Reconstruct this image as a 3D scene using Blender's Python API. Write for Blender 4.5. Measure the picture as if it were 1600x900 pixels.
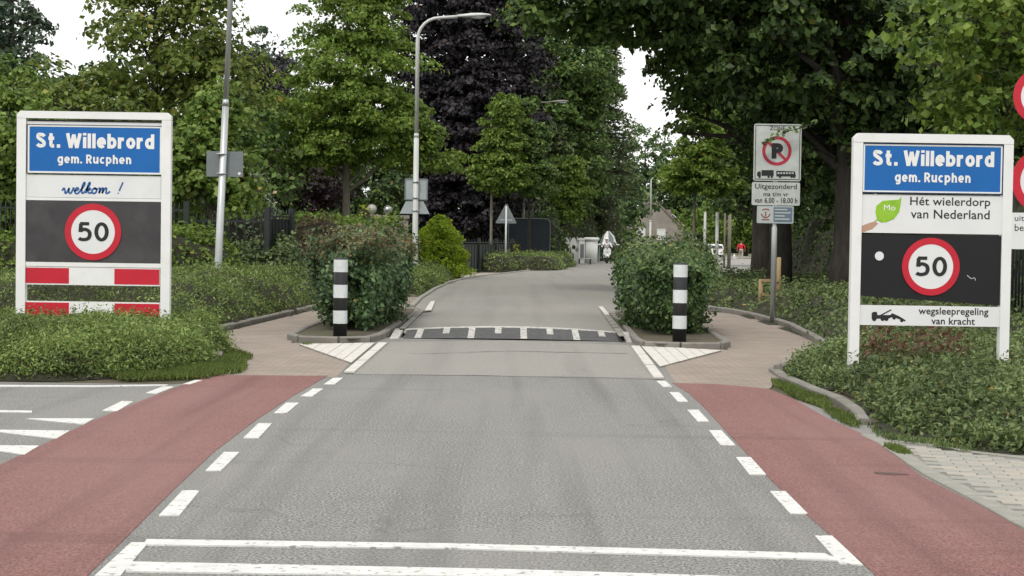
import bpy, math, random
import numpy as np
from mathutils import Vector, Matrix
random.seed(7); rng = np.random.default_rng(7)
for o in list(bpy.data.objects): bpy.data.objects.remove(o)
S = bpy.context.scene; COL = S.collection
R = math.radians

# ---------------------------------------------------------------- camera
CAMH = 1.6; F = 2600.0
PITCH = math.atan(76 / F); ROLL = R(0.85)
cam = bpy.data.cameras.new('camera'); co = bpy.data.objects.new('camera', cam); COL.objects.link(co)
cam.sensor_width = 36; cam.lens = F / 1600 * 36; cam.clip_start = .1; cam.clip_end = 5000
CM = Matrix.Rotation(R(90) - PITCH, 3, 'X') @ Matrix.Rotation(ROLL, 3, 'Z')
co.matrix_world = Matrix.Translation((0, 0, CAMH)) @ CM.to_4x4()
S.camera = co
S.render.resolution_x = 1024; S.render.resolution_y = 576

# ---------------------------------------------------------------- world, sun, exposure
SUN_EL, SUN_ROT = 55, 200
w = bpy.data.worlds.new("World"); S.world = w; w.use_nodes = True
nt = w.node_tree; nt.nodes.clear()
sky = nt.nodes.new('ShaderNodeTexSky'); sky.sky_type = 'NISHITA'; sky.sun_disc = False
sky.sun_elevation = R(SUN_EL); sky.sun_rotation = R(SUN_ROT)
tc = nt.nodes.new('ShaderNodeTexCoord')
nz = nt.nodes.new('ShaderNodeTexNoise'); nz.inputs['Scale'].default_value = 2.5; nz.inputs['Detail'].default_value = 5
cr = nt.nodes.new('ShaderNodeValToRGB')
cr.color_ramp.elements[0].position = .3; cr.color_ramp.elements[0].color = (9.7, 9.8, 9.7, 1)
cr.color_ramp.elements[1].position = .7; cr.color_ramp.elements[1].color = (12.6, 12.5, 12.1, 1)
mx = nt.nodes.new('ShaderNodeMix'); mx.data_type = 'RGBA'; mx.inputs[0].default_value = .9
bg = nt.nodes.new('ShaderNodeBackground'); bg.inputs[1].default_value = .1
ow = nt.nodes.new('ShaderNodeOutputWorld')
nt.links.new(tc.outputs['Generated'], nz.inputs['Vector']); nt.links.new(nz.outputs['Fac'], cr.inputs[0])
nt.links.new(sky.outputs[0], mx.inputs[6]); nt.links.new(cr.outputs[0], mx.inputs[7])
nt.links.new(mx.outputs[2], bg.inputs[0]); nt.links.new(bg.outputs[0], ow.inputs[0])
sl = bpy.data.lights.new('sun', 'SUN'); sl.energy = 1.5; sl.angle = R(11); sl.color = (1, .96, .9)
so = bpy.data.objects.new('sun', sl); COL.objects.link(so)
so.rotation_euler = (R(90 - SUN_EL), 0, R(180 - SUN_ROT))
S.view_settings.view_transform = 'Standard'; S.view_settings.look = 'None'
S.view_settings.exposure = 0.3; S.view_settings.gamma = 1
S.view_settings.use_curve_mapping = False

# ---------------------------------------------------------------- helpers: pixels to places
def ray(px, py):
    return CM @ Vector(((px - 800) / F, (450 - py) / F, -1))
def gp(px, py, z=0.0):
    d = ray(px, py); t = (z - CAMH) / d.z
    return (d.x * t, d.y * t)
def vp(px, py, Y):
    d = ray(px, py); t = Y / d.y
    return (d.x * t, CAMH + d.z * t)

# ---------------------------------------------------------------- materials
MATS = {}
def _new(name):
    m = bpy.data.materials.new(name); m.use_nodes = True; MATS[name] = m
    return m, m.node_tree, m.node_tree.nodes['Principled BSDF']
def mat(name, c1, c2=None, scale=4, rough=.8, bump=0, bscale=60, metal=0, c3=None, s3=.6, t3=(.45, .65), stretch=(1, 1, 1), spec=.4):
    m, t, b = _new(name)
    b.inputs['Roughness'].default_value = rough; b.inputs['Metallic'].default_value = metal
    b.inputs['Specular IOR Level'].default_value = spec
    c2 = c2 or tuple(x * .82 for x in c1)
    tcn = t.nodes.new('ShaderNodeTexCoord'); mp = t.nodes.new('ShaderNodeMapping'); mp.inputs['Scale'].default_value = stretch
    t.links.new(tcn.outputs['Object'], mp.inputs[0])
    n = t.nodes.new('ShaderNodeTexNoise'); n.inputs['Scale'].default_value = scale; n.inputs['Detail'].default_value = 6; n.inputs['Roughness'].default_value = .65
    r = t.nodes.new('ShaderNodeValToRGB'); r.color_ramp.elements[0].position = .32; r.color_ramp.elements[1].position = .68
    r.color_ramp.elements[0].color = (*c2, 1); r.color_ramp.elements[1].color = (*c1, 1)
    t.links.new(mp.outputs[0], n.inputs['Vector']); t.links.new(n.outputs[0], r.inputs[0])
    out = r.outputs[0]
    if c3:
        n3 = t.nodes.new('ShaderNodeTexNoise'); n3.inputs['Scale'].default_value = s3; n3.inputs['Detail'].default_value = 4
        r3 = t.nodes.new('ShaderNodeValToRGB'); r3.color_ramp.elements[0].position, r3.color_ramp.elements[1].position = t3
        r3.color_ramp.elements[0].color = (0, 0, 0, 1); r3.color_ramp.elements[1].color = (.8, .8, .8, 1)
        x = t.nodes.new('ShaderNodeMix'); x.data_type = 'RGBA'; x.inputs[7].default_value = (*c3, 1)
        t.links.new(mp.outputs[0], n3.inputs['Vector']); t.links.new(n3.outputs[0], r3.inputs[0]); t.links.new(r3.outputs[0], x.inputs[0])
        t.links.new(out, x.inputs[6]); out = x.outputs[2]
    t.links.new(out, b.inputs['Base Color'])
    if bump:
        nb = t.nodes.new('ShaderNodeTexNoise'); nb.inputs['Scale'].default_value = bscale; nb.inputs['Detail'].default_value = 3
        bp = t.nodes.new('ShaderNodeBump'); bp.inputs['Strength'].default_value = bump; bp.inputs['Distance'].default_value = .01
        t.links.new(tcn.outputs['Object'], nb.inputs['Vector']); t.links.new(nb.outputs[0], bp.inputs['Height']); t.links.new(bp.outputs[0], b.inputs['Normal'])
    return m
def speckle(name, base, dark, light, patch, streak=.5, wear=.5):
    """road surface: chippings, blotches and worn streaks along the travel direction"""
    m, t, b = _new(name); b.inputs['Roughness'].default_value = .9; b.inputs['Specular IOR Level'].default_value = .25
    tcn = t.nodes.new('ShaderNodeTexCoord')
    def noise(s, d, sc=(1, 1, 1), lo=.35, hi=.65):
        mp = t.nodes.new('ShaderNodeMapping'); mp.inputs['Scale'].default_value = sc
        n = t.nodes.new('ShaderNodeTexNoise'); n.inputs['Scale'].default_value = s; n.inputs['Detail'].default_value = d
        mr = t.nodes.new('ShaderNodeMapRange'); mr.inputs[1].default_value = lo; mr.inputs[2].default_value = hi
        t.links.new(tcn.outputs['Object'], mp.inputs[0]); t.links.new(mp.outputs[0], n.inputs['Vector']); t.links.new(n.outputs[0], mr.inputs[0])
        return mr.outputs[0]
    def mix(f, a, c, k=1.0):
        x = t.nodes.new('ShaderNodeMix'); x.data_type = 'RGBA'
        if k != 1:
            q = t.nodes.new('ShaderNodeMath'); q.operation = 'MULTIPLY'; q.inputs[1].default_value = k; t.links.new(f, q.inputs[0]); f = q.outputs[0]
        t.links.new(f, x.inputs[0])
        for i, v in ((6, a), (7, c)):
            if isinstance(v, tuple): x.inputs[i].default_value = (*v, 1)
            else: t.links.new(v, x.inputs[i])
        return x.outputs[2]
    o = mix(noise(62, 4, (1, .8, 1), .40, .60), dark, light)
    o = mix(noise(7, 6, (1, .6, 1)), o, base, .45)
    o = mix(noise(.5, 7, (1, .45, 1)), o, patch, .7)
    o = mix(noise(1.1, 4, (2.2, .07, 1), .5, .75), o, dark, streak)
    o = mix(noise(.9, 6, (.12, 2.0, 1), .60, .74), o, dark, streak * .8)
    # fine cracks
    v = t.nodes.new('ShaderNodeTexVoronoi'); v.feature = 'DISTANCE_TO_EDGE'; v.inputs['Scale'].default_value = .33
    nw = t.nodes.new('ShaderNodeTexNoise'); nw.inputs['Scale'].default_value = 2.5; nw.inputs['Detail'].default_value = 5
    ad = t.nodes.new('ShaderNodeVectorMath'); ad.operation = 'MULTIPLY_ADD'; ad.inputs[1].default_value = (.8, .8, 0)
    t.links.new(tcn.outputs['Object'], nw.inputs['Vector']); t.links.new(nw.outputs['Color'], ad.inputs[0]); t.links.new(tcn.outputs['Object'], ad.inputs[2])
    t.links.new(ad.outputs[0], v.inputs['Vector'])
    mr = t.nodes.new('ShaderNodeMapRange'); mr.inputs[1].default_value = .0; mr.inputs[2].default_value = .006; mr.inputs[3].default_value = .22; mr.inputs[4].default_value = 0
    t.links.new(v.outputs['Distance'], mr.inputs[0])
    gate = noise(.4, 2, lo=.5, hi=.6)
    q = t.nodes.new('ShaderNodeMath'); q.operation = 'MULTIPLY'; t.links.new(mr.outputs[0], q.inputs[0]); t.links.new(gate, q.inputs[1])
    o = mix(q.outputs[0], o, tuple(x * .45 for x in dark))
    t.links.new(o, b.inputs['Base Color'])
    nb = t.nodes.new('ShaderNodeTexNoise'); nb.inputs['Scale'].default_value = 130; nb.inputs['Detail'].default_value = 2
    bp = t.nodes.new('ShaderNodeBump'); bp.inputs['Strength'].default_value = .35; bp.inputs['Distance'].default_value = .006
    t.links.new(tcn.outputs['Object'], nb.inputs['Vector']); t.links.new(nb.outputs[0], bp.inputs['Height']); t.links.new(bp.outputs[0], b.inputs['Normal'])
    return m
def paver_mat(name, a, bcol, mortar, rot=0, sc=1.0):
    m, t, b = _new(name); b.inputs['Roughness'].default_value = .9
    tcn = t.nodes.new('ShaderNodeTexCoord'); mp = t.nodes.new('ShaderNodeMapping'); mp.inputs['Rotation'].default_value = (0, 0, rot)
    br = t.nodes.new('ShaderNodeTexBrick'); br.inputs['Color1'].default_value = (*a, 1); br.inputs['Color2'].default_value = (*bcol, 1); br.inputs['Mortar'].default_value = (*mortar, 1)
    br.inputs['Scale'].default_value = 1; br.inputs['Brick Width'].default_value = .21 * sc; br.inputs['Row Height'].default_value = .105 * sc; br.inputs['Mortar Size'].default_value = .006
    n = t.nodes.new('ShaderNodeTexNoise'); n.inputs['Scale'].default_value = 1.3; n.inputs['Detail'].default_value = 6
    mr = t.nodes.new('ShaderNodeMapRange'); mr.inputs[1].default_value = .35; mr.inputs[2].default_value = .7; mr.inputs[3].default_value = 0; mr.inputs[4].default_value = .5
    x = t.nodes.new('ShaderNodeMix'); x.data_type = 'RGBA'; x.inputs[7].default_value = (*[q * .55 for q in a], 1)
    t.links.new(tcn.outputs['Object'], mp.inputs[0]); t.links.new(mp.outputs[0], br.inputs['Vector']); t.links.new(tcn.outputs['Object'], n.inputs['Vector'])
    t.links.new(n.outputs[0], mr.inputs[0]); t.links.new(mr.outputs[0], x.inputs[0]); t.links.new(br.outputs[0], x.inputs[6]); t.links.new(x.outputs[2], b.inputs['Base Color'])
    return m
def leafmat(name, cols, trans=.3, big=(.8, 1.15), rough=.55, dead=True):
    m, t, b = _new(name)
    out = t.nodes['Material Output']; b.inputs['Roughness'].default_value = rough; b.inputs['Specular IOR Level'].default_value = .3
    g = t.nodes.new('ShaderNodeNewGeometry'); r = t.nodes.new('ShaderNodeValToRGB')
    e = r.color_ramp.elements
    for i in range(len(cols) - 2): e.new(.5)
    for i, c in enumerate(cols):
        e[i].position = i / (len(cols) - 1); e[i].color = (*c, 1)
    q = e.new(.982); q.color = (*cols[-1], 1); e[len(e) - 1].color = (cols[-1][0] * 1.35 + .03, cols[-1][1] * .8 + .015, cols[-1][2] * .6, 1)
    t.links.new(g.outputs['Random Per Island'], r.inputs[0])
    tcn = t.nodes.new('ShaderNodeTexCoord'); n = t.nodes.new('ShaderNodeTexNoise'); n.inputs['Scale'].default_value = 1.1; n.inputs['Detail'].default_value = 3
    mr = t.nodes.new('ShaderNodeMapRange'); mr.inputs[1].default_value = .35; mr.inputs[2].default_value = .65; mr.inputs[3].default_value = big[0]; mr.inputs[4].default_value = big[1]
    vm = t.nodes.new('ShaderNodeVectorMath'); vm.operation = 'SCALE'
    t.links.new(tcn.outputs['Object'], n.inputs['Vector']); t.links.new(n.outputs[0], mr.inputs[0]); t.links.new(r.outputs[0], vm.inputs[0]); t.links.new(mr.outputs[0], vm.inputs['Scale'])
    t.links.new(vm.outputs[0], b.inputs['Base Color'])
    tr = t.nodes.new('ShaderNodeBsdfTranslucent'); t.links.new(vm.outputs[0], tr.inputs['Color'])
    ms = t.nodes.new('ShaderNodeMixShader'); ms.inputs[0].default_value = trans
    t.links.new(b.outputs[0], ms.inputs[1]); t.links.new(tr.outputs[0], ms.inputs[2]); t.links.new(ms.outputs[0], out.inputs['Surface'])
    return m

ASPH = speckle('asphalt', (.165, .162, .152), (.070, .069, .066), (.33, .325, .303), (.235, .228, .212), .45)
ASPH2 = speckle('asphalt_far', (.228, .216, .192), (.12, .117, .108), (.34, .333, .303), (.27, .257, .23), .3)
ASPHB = speckle('asphalt_beige', (.25, .238, .218), (.17, .162, .148), (.33, .32, .295), (.27, .255, .232), .45)
RED = speckle('red_asphalt', (.195, .085, .076), (.095, .044, .042), (.29, .145, .132), (.235, .130, .122), .5)
PAINT = mat('road_paint', (.66, .66, .63), (.50, .50, .475), 8, .8, .25, 90, c3=(.20, .195, .185), s3=22, t3=(.60, .66))
PAINTW = mat('worn_paint', (.58, .57, .53), (.38, .37, .335), 7, .85, .3, 90, c3=(.16, .155, .15), s3=14, t3=(.54, .62))
TAN = paver_mat('tan_pavers', (.315, .260, .215), (.258, .208, .172), (.16, .14, .12))
GREYP = paver_mat('grey_pavers', (.33, .32, .29), (.28, .27, .25), (.18, .17, .15), .3)
BRICKS = [mat('paver_%d' % i, c, None, 14, .9, .3, 120) for i, c in enumerate([(.35, .33, .29), (.31, .30, .27), (.38, .35, .30)])]
CONC = mat('concrete', (.33, .315, .28), (.22, .215, .19), 6, .9, .4, 80, c3=(.19, .19, .15), s3=1.5)
CONCD = mat('kerb_concrete', (.25, .235, .21), (.165, .155, .135), 5, .9, .4, 80, c3=(.11, .11, .075), s3=1.2)
SLABW = mat('white_slab', (.60, .575, .53), (.47, .45, .41), 6, .85, .3, 80)
SOIL = mat('soil', (.11, .085, .06), (.06, .05, .035), 5, 1, .6, 40, c3=(.07, .08, .035), s3=1.5)
GRASSG = mat('lawn_ground', (.11, .13, .05), (.07, .085, .035), 3, 1, .5, 40, c3=(.13, .11, .07), s3=.5)
BLACKR = mat('black_ramp', (.095, .094, .092), (.05, .05, .05), 10, .8, .3, 90)
WHITE = mat('white_metal', (.80, .80, .79), (.73, .735, .73), 2, .4, c3=(.60, .61, .56), s3=2.2, t3=(.58, .80))
WHITEO = mat('white_film', (.75, .755, .76), (.69, .695, .70), 2, .45, c3=(.58, .585, .56), s3=1.7, t3=(.58, .82))
BLUE = mat('sign_blue', (.003, .125, .42), (.003, .112, .38), 2, .4)
BLACKS = mat('sign_black', (.008, .008, .010), (.006, .006, .008), 2, .5)
GREYBK = mat('sign_anthracite', (.058, .053, .056), (.036, .033, .036), 3, .35, c3=(.085, .08, .082), s3=2, t3=(.5, .75))
REDS = mat('sign_red', (.56, .015, .035), (.48, .012, .03), 3, .4)
INK = mat('ink_black', (.018, .018, .02), None, 3, .5)
INKB = mat('ink_blue', (.03, .12, .36), None, 3, .5)
GALV = mat('galvanised_steel', (.52, .54, .54), (.40, .42, .42), 5, .42, metal=.55, stretch=(1, 1, .2))
POLEW = mat('pole_pale', (.62, .63, .61), (.48, .50, .48), 5, .5, stretch=(1, 1, .2))
SBACK = mat('sign_back_grey', (.19, .21, .22), (.15, .17, .175), 3, .5)
SBACKL = mat('sign_back_light', (.42, .47, .48), (.35, .40, .41), 3, .5)
SIGNW = mat('sign_weathered', (.50, .52, .50), (.40, .425, .40), 5, .5)
LAMPG = mat('lamp_bowl', (.62, .65, .68), None, 3, .2)
BARK = mat('bark', (.10, .085, .065), (.045, .038, .03), 9, .95, .8, 25, stretch=(1, 1, .25))
BARKL = mat('bark_light', (.24, .22, .18), (.14, .125, .10), 9, .95, .6, 25, stretch=(1, 1, .25))
BARKD = mat('bark_dark', (.055, .047, .038), (.024, .021, .018), 9, .95, .8, 25, stretch=(1, 1, .25))
IRON = mat('iron_dark', (.022, .028, .028), (.014, .018, .018), 3, .55)
NAVY = mat('navy_board', (.022, .030, .042), (.015, .020, .028), 3, .7)
WOOD = mat('timber_stake', (.36, .26, .14), (.26, .18, .09), 7, .8, stretch=(1, 1, .3))
BRICKM = paver_mat('house_brick', (.30, .225, .20), (.25, .19, .17), (.30, .27, .24), 0, 1.2)
ROOFM = mat('roof_tiles', (.11, .10, .10), (.07, .065, .065), 6, .8, .5, 30)
GLASS = mat('dark_glass', (.05, .06, .07), None, 2, .1, spec=.8)
TRIM = mat('white_trim', (.72, .72, .70), None, 2, .5)
SKIN = mat('skin', (.50, .30, .21), None, 3, .6)
HAIR = mat('hair', (.06, .045, .035), None, 9, .7)
REDC = mat('red_cloth', (.62, .02, .045), (.48, .015, .035), 8, .8)
BEIGEC = mat('beige_cloth', (.42, .36, .29), None, 8, .85)
WHITEC = mat('white_cloth', (.80, .80, .80), None, 8, .7)
BLACKC = mat('black_rubber', (.015, .015, .016), None, 8, .7)
SILVER = mat('mirror_ball', (.55, .56, .56), None, 3, .28, metal=.8)
STONE = mat('garden_stone', (.34, .30, .27), (.24, .21, .19), 5, .9, .4, 40)
LEAFPR = mat('leaf_print', (.30, .55, .03), (.20, .42, .02), 9, .5)
BLUEGR = mat('plate_slate', (.13, .18, .24), None, 3, .5)

L_JUN = leafmat('leaf_juniper', [(0.070, 0.108, 0.027), (0.127, 0.188, 0.048), (0.186, 0.254, 0.071), (0.255, 0.322, 0.104)], .25, (.6, 1.3))
L_COVER = leafmat('leaf_cover', [(0.061, 0.091, 0.033), (0.105, 0.152, 0.052), (0.156, 0.209, 0.075), (0.221, 0.270, 0.107)], .25, (.6, 1.3))
L_ROSE = leafmat('leaf_rosebush', [(0.022, 0.046, 0.019), (0.044, 0.088, 0.033), (0.083, 0.145, 0.053), (0.138, 0.206, 0.081)], .15, (.7, 1.2), .45)
L_ROSE2 = leafmat('leaf_rosebush_green', [(0.026, 0.054, 0.019), (0.050, 0.098, 0.029), (0.084, 0.150, 0.042), (0.144, 0.216, 0.074)], .2, (.7, 1.2), .45)
L_ROSET = leafmat('leaf_bush_tip', [(.10, .13, .055), (.18, .17, .08), (.27, .17, .10), (.17, .19, .08)], .3)
L_MAIN = leafmat('leaf_fresh', [(0.086, 0.148, 0.021), (0.136, 0.220, 0.033), (0.193, 0.286, 0.048), (0.263, 0.362, 0.071)], .4)
L_OLIVE = leafmat('leaf_olive', [(0.067, 0.101, 0.021), (0.116, 0.161, 0.029), (0.170, 0.222, 0.042), (0.231, 0.269, 0.063)], .35)
L_LIME = leafmat('leaf_lime', [(0.072, 0.128, 0.019), (0.128, 0.204, 0.033), (0.178, 0.272, 0.048), (0.246, 0.323, 0.095)], .35)
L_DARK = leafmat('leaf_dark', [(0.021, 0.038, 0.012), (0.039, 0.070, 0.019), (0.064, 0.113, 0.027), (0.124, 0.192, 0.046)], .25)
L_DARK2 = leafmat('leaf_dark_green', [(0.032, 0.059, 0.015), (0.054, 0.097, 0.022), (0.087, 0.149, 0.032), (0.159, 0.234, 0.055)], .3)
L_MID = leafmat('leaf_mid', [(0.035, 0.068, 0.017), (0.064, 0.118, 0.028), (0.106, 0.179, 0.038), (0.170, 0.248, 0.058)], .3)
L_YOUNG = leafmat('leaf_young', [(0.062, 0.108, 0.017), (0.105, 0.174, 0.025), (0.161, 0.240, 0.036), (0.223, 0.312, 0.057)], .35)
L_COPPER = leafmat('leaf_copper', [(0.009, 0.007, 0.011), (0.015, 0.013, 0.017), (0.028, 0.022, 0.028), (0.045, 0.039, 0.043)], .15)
L_PURPLE = leafmat('leaf_purple', [(.022, .014, .020), (.045, .026, .038), (.08, .045, .058), (.12, .08, .085)], .2)
L_SPRUCE = leafmat('leaf_spruce', [(0.031, 0.058, 0.023), (0.064, 0.101, 0.037), (0.106, 0.144, 0.052), (0.156, 0.187, 0.073)], .15)
L_FAR = leafmat('leaf_far', [(0.041, 0.084, 0.030), (0.071, 0.132, 0.043), (0.118, 0.192, 0.057), (0.177, 0.240, 0.081)], .3)
L_BLUEG = leafmat('leaf_bluegreen', [(.03, .055, .035), (.05, .085, .05), (.08, .12, .07), (.12, .16, .10)], .25)
L_GOLD = leafmat('leaf_gold', [(0.137, 0.224, 0.014), (0.254, 0.378, 0.023), (0.371, 0.499, 0.035), (0.469, 0.571, 0.059)], .4)
L_YELL = leafmat('leaf_yellow', [(.30, .36, .02), (.42, .48, .03), (.50, .52, .05)], .35)
L_PALE = leafmat('leaf_pale', [(.10, .17, .07), (.18, .26, .12), (.28, .36, .20), (.45, .50, .36)], .3)
L_BEECH = leafmat('leaf_red_hedge', [(.05, .05, .02), (.10, .075, .04), (.16, .10, .06), (.08, .11, .03)], .25)
L_DRY = leafmat('leaf_dry', [(.17, .10, .06), (.27, .15, .09), (.33, .20, .13)], .2)
L_GRASS = leafmat('leaf_grass', [(0.081, 0.120, 0.028), (0.127, 0.180, 0.039), (0.184, 0.230, 0.061)], .35)
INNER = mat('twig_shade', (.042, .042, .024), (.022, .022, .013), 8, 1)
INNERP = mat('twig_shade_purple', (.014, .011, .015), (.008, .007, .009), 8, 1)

# ---------------------------------------------------------------- mesh builder
class MB:
    def __init__(s): s.v = []; s.f = []; s.sm = []
    def add(s, vs, fs, smooth=False):
        k = len(s.v); s.v += [tuple(v) for v in vs]; s.f += [tuple(i + k for i in f) for f in fs]; s.sm += [smooth] * len(fs); return s
    def box(s, x0, x1, y0, y1, z0, z1):
        return s.add([(x0, y0, z0), (x1, y0, z0), (x1, y1, z0), (x0, y1, z0), (x0, y0, z1), (x1, y0, z1), (x1, y1, z1), (x0, y1, z1)],
                     [(0, 3, 2, 1), (4, 5, 6, 7), (0, 1, 5, 4), (1, 2, 6, 5), (2, 3, 7, 6), (3, 0, 4, 7)])
    def bbox(s, x0, x1, y0, y1, z0, z1, b=.01):
        """box with chamfered vertical-plane edges"""
        pts = [(x0 + b, z0), (x1 - b, z0), (x1, z0 + b), (x1, z1 - b), (x1 - b, z1), (x0 + b, z1), (x0, z1 - b), (x0, z0 + b)]
        return s.prism(pts, y0, y1)
    def prism(s, pts, y0, y1):
        """outline in x,z extruded along y"""
        n = len(pts)
        a = sum(pts[i][0] * pts[(i + 1) % n][1] - pts[(i + 1) % n][0] * pts[i][1] for i in range(n))
        if a < 0: pts = pts[::-1]
        vs = [(x, y0, z) for x, z in pts] + [(x, y1, z) for x, z in pts]
        return s.add(vs, [tuple(range(n)), tuple(range(2 * n - 1, n - 1, -1))] + [(i + n, (i + 1) % n + n, (i + 1) % n, i) for i in range(n)])
    def slab(s, pts, z0, z1):
        """outline in x,y extruded up"""
        n = len(pts)
        a = sum(pts[i][0] * pts[(i + 1) % n][1] - pts[(i + 1) % n][0] * pts[i][1] for i in range(n))
        if a < 0: pts = pts[::-1]
        vs = [(x, y, z0) for x, y in pts] + [(x, y, z1) for x, y in pts]
        return s.add(vs, [tuple(range(n - 1, -1, -1)), tuple(range(n, 2 * n))] + [(i, (i + 1) % n, (i + 1) % n + n, i + n) for i in range(n)])
    def sheet(s, pts, z):
        a = sum(pts[i][0] * pts[(i + 1) % len(pts)][1] - pts[(i + 1) % len(pts)][0] * pts[i][1] for i in range(len(pts)))
        if a < 0: pts = pts[::-1]
        return s.add([(x, y, z) for x, y in pts], [tuple(range(len(pts)))])
    def tube(s, pts, rads, n=8, cap=True):
        pts = [Vector(p) for p in pts]
        if not hasattr(rads, '__len__'): rads = [rads] * len(pts)
        rings = []; up = Vector((0, 0, 1)); prev = None
        for i, p in enumerate(pts):
            t = (pts[min(i + 1, len(pts) - 1)] - pts[max(i - 1, 0)]).normalized()
            if prev is None:
                a = t.cross(Vector((0, 1, 0)))
                if a.length < .1: a = t.cross(Vector((1, 0, 0)))
            else: a = prev - t * prev.dot(t)
            a.normalize(); prev = a; b = t.cross(a)
            rings.append([p + (a * math.cos(q * 2 * math.pi / n) + b * math.sin(q * 2 * math.pi / n)) * rads[i] for q in range(n)])
        vs = [v for r in rings for v in r]; fs = []
        for i in range(len(pts) - 1):
            for q in range(n): fs.append((i * n + q, i * n + (q + 1) % n, (i + 1) * n + (q + 1) % n, (i + 1) * n + q))
        if cap: fs += [tuple(range(n - 1, -1, -1)), tuple(range((len(pts) - 1) * n, len(pts) * n))]
        return s.add(vs, fs, True)
    def disc(s, cx, cz, r, y0, y1, n=40, rin=0):
        """disc or ring facing -y, from y0 (front) to y1 (back)"""
        o = [(cx + r * math.cos(2 * math.pi * i / n), cz + r * math.sin(2 * math.pi * i / n)) for i in range(n)]
        if not rin: return s.prism(o, y0, y1)
        q = [(cx + rin * math.cos(2 * math.pi * i / n), cz + rin * math.sin(2 * math.pi * i / n)) for i in range(n)]
        vs = [(x, y0, z) for x, z in o] + [(x, y0, z) for x, z in q] + [(x, y1, z) for x, z in o] + [(x, y1, z) for x, z in q]
        fs = []
        for i in range(n):
            j = (i + 1) % n
            fs += [(i, j, n + j, n + i), (2 * n + i, 3 * n + i, 3 * n + j, 2 * n + j), (j, i, 2 * n + i, 2 * n + j), (n + i, n + j, 3 * n + j, 3 * n + i)]
        return s.add(vs, fs)
    def ball(s, c, r, n=12, m=8):
        if not hasattr(r, '__len__'): r = (r, r, r)
        vs = [(c[0], c[1], c[2] + r[2])]
        for i in range(1, m):
            for q in range(n):
                a, b = math.pi * i / m, 2 * math.pi * q / n
                vs.append((c[0] + r[0] * math.sin(a) * math.cos(b), c[1] + r[1] * math.sin(a) * math.sin(b), c[2] + r[2] * math.cos(a)))
        vs.append((c[0], c[1], c[2] - r[2])); e = len(vs) - 1; fs = []
        for q in range(n):
            fs.append((0, 1 + q, 1 + (q + 1) % n)); fs.append((e, e - n + (q + 1) % n, e - n + q))
            for i in range(m - 2):
                a = 1 + i * n
                fs.append((a + q, a + n + q, a + n + (q + 1) % n, a + (q + 1) % n))
        return s.add(vs, fs, True)
    def build(s, name, m, parent=None, loc=None):
        me = bpy.data.meshes.new(name); me.from_pydata(s.v, [], s.f); me.materials.append(m)
        me.polygons.foreach_set('use_smooth', s.sm); me.update()
        return link(name, me, parent, loc)
def link(name, me, parent=None, loc=None):
    o = bpy.data.objects.new(name, me); COL.objects.link(o)
    if parent is not None: o.parent = parent
    if loc is not None: o.location = loc
    return o
def tag(o, label=None, cat=None, group=None, kind=None):
    for k, v in (('label', label), ('category', cat), ('group', group), ('kind', kind)):
        if v: o[k] = v
    return o
def thing(name, loc, label, cat, group=None, rz=0):
    o = link(name, None, None, loc); o.rotation_euler.z = rz; o.empty_display_size = .2
    return tag(o, label, cat, group)
def struct(o): o['kind'] = 'structure'; return o
def copy_tree(o, parent=None):
    c = o.copy(); COL.objects.link(c)
    if parent is not None: c.parent = parent
    for ch in list(o.children): copy_tree(ch, c)
    return c

def text_obj(body, name, m, parent, x0, x1, z0, z1, y, bold=0.0, shear=0.0, depth=.002):
    """lettering as a thin raised mesh fitted into the rectangle x0..x1, z0..z1 (cap/ascender box of the string)"""
    c = bpy.data.curves.new(name, 'FONT'); c.body = body; c.size = 1; c.offset = bold; c.shear = shear; c.resolution_u = 3
    c.space_character = 1.0 + bold * 1.8
    t = bpy.data.objects.new(name, c); COL.objects.link(t); bpy.context.view_layer.update()
    me = bpy.data.meshes.new_from_object(t); bpy.data.objects.remove(t)
    n = len(me.vertices); a = np.empty(n * 3, 'f'); me.vertices.foreach_get('co', a); a = a.reshape(-1, 3)
    lo, hi = a.min(0), a.max(0)
    out = np.empty_like(a)
    out[:, 0] = x0 + (a[:, 0] - lo[0]) / (hi[0] - lo[0]) * (x1 - x0)
    out[:, 2] = z0 + (a[:, 1] - lo[1]) / (hi[1] - lo[1]) * (z1 - z0)
    out[:, 1] = y
    # one mesh per word: split where the gap between glyphs is wide
    polys = [tuple(p.vertices) for p in me.polygons]; bpy.data.meshes.remove(me)
    polys.sort(key=lambda p: min(a[i, 0] for i in p))
    words = [[]]; edge = None
    for p in polys:
        mn, mxx = min(a[i, 0] for i in p), max(a[i, 0] for i in p)
        if edge is not None and mn > edge + .18 and ' ' in body: words.append([]); edge = None
        words[-1].append(p); edge = mxx if edge is None else max(edge, mxx)
    for wd_ in words:
        ids = sorted({i for p in wd_ for i in p}); mp_ = {i: q for q, i in enumerate(ids)}
        m2 = bpy.data.meshes.new(name); m2.from_pydata([tuple(float(c) for c in out[i]) for i in ids], [], [[mp_[i] for i in p] for p in wd_]); m2.materials.append(m); m2.update()
        o = link(name, m2, parent)
    return o
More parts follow.
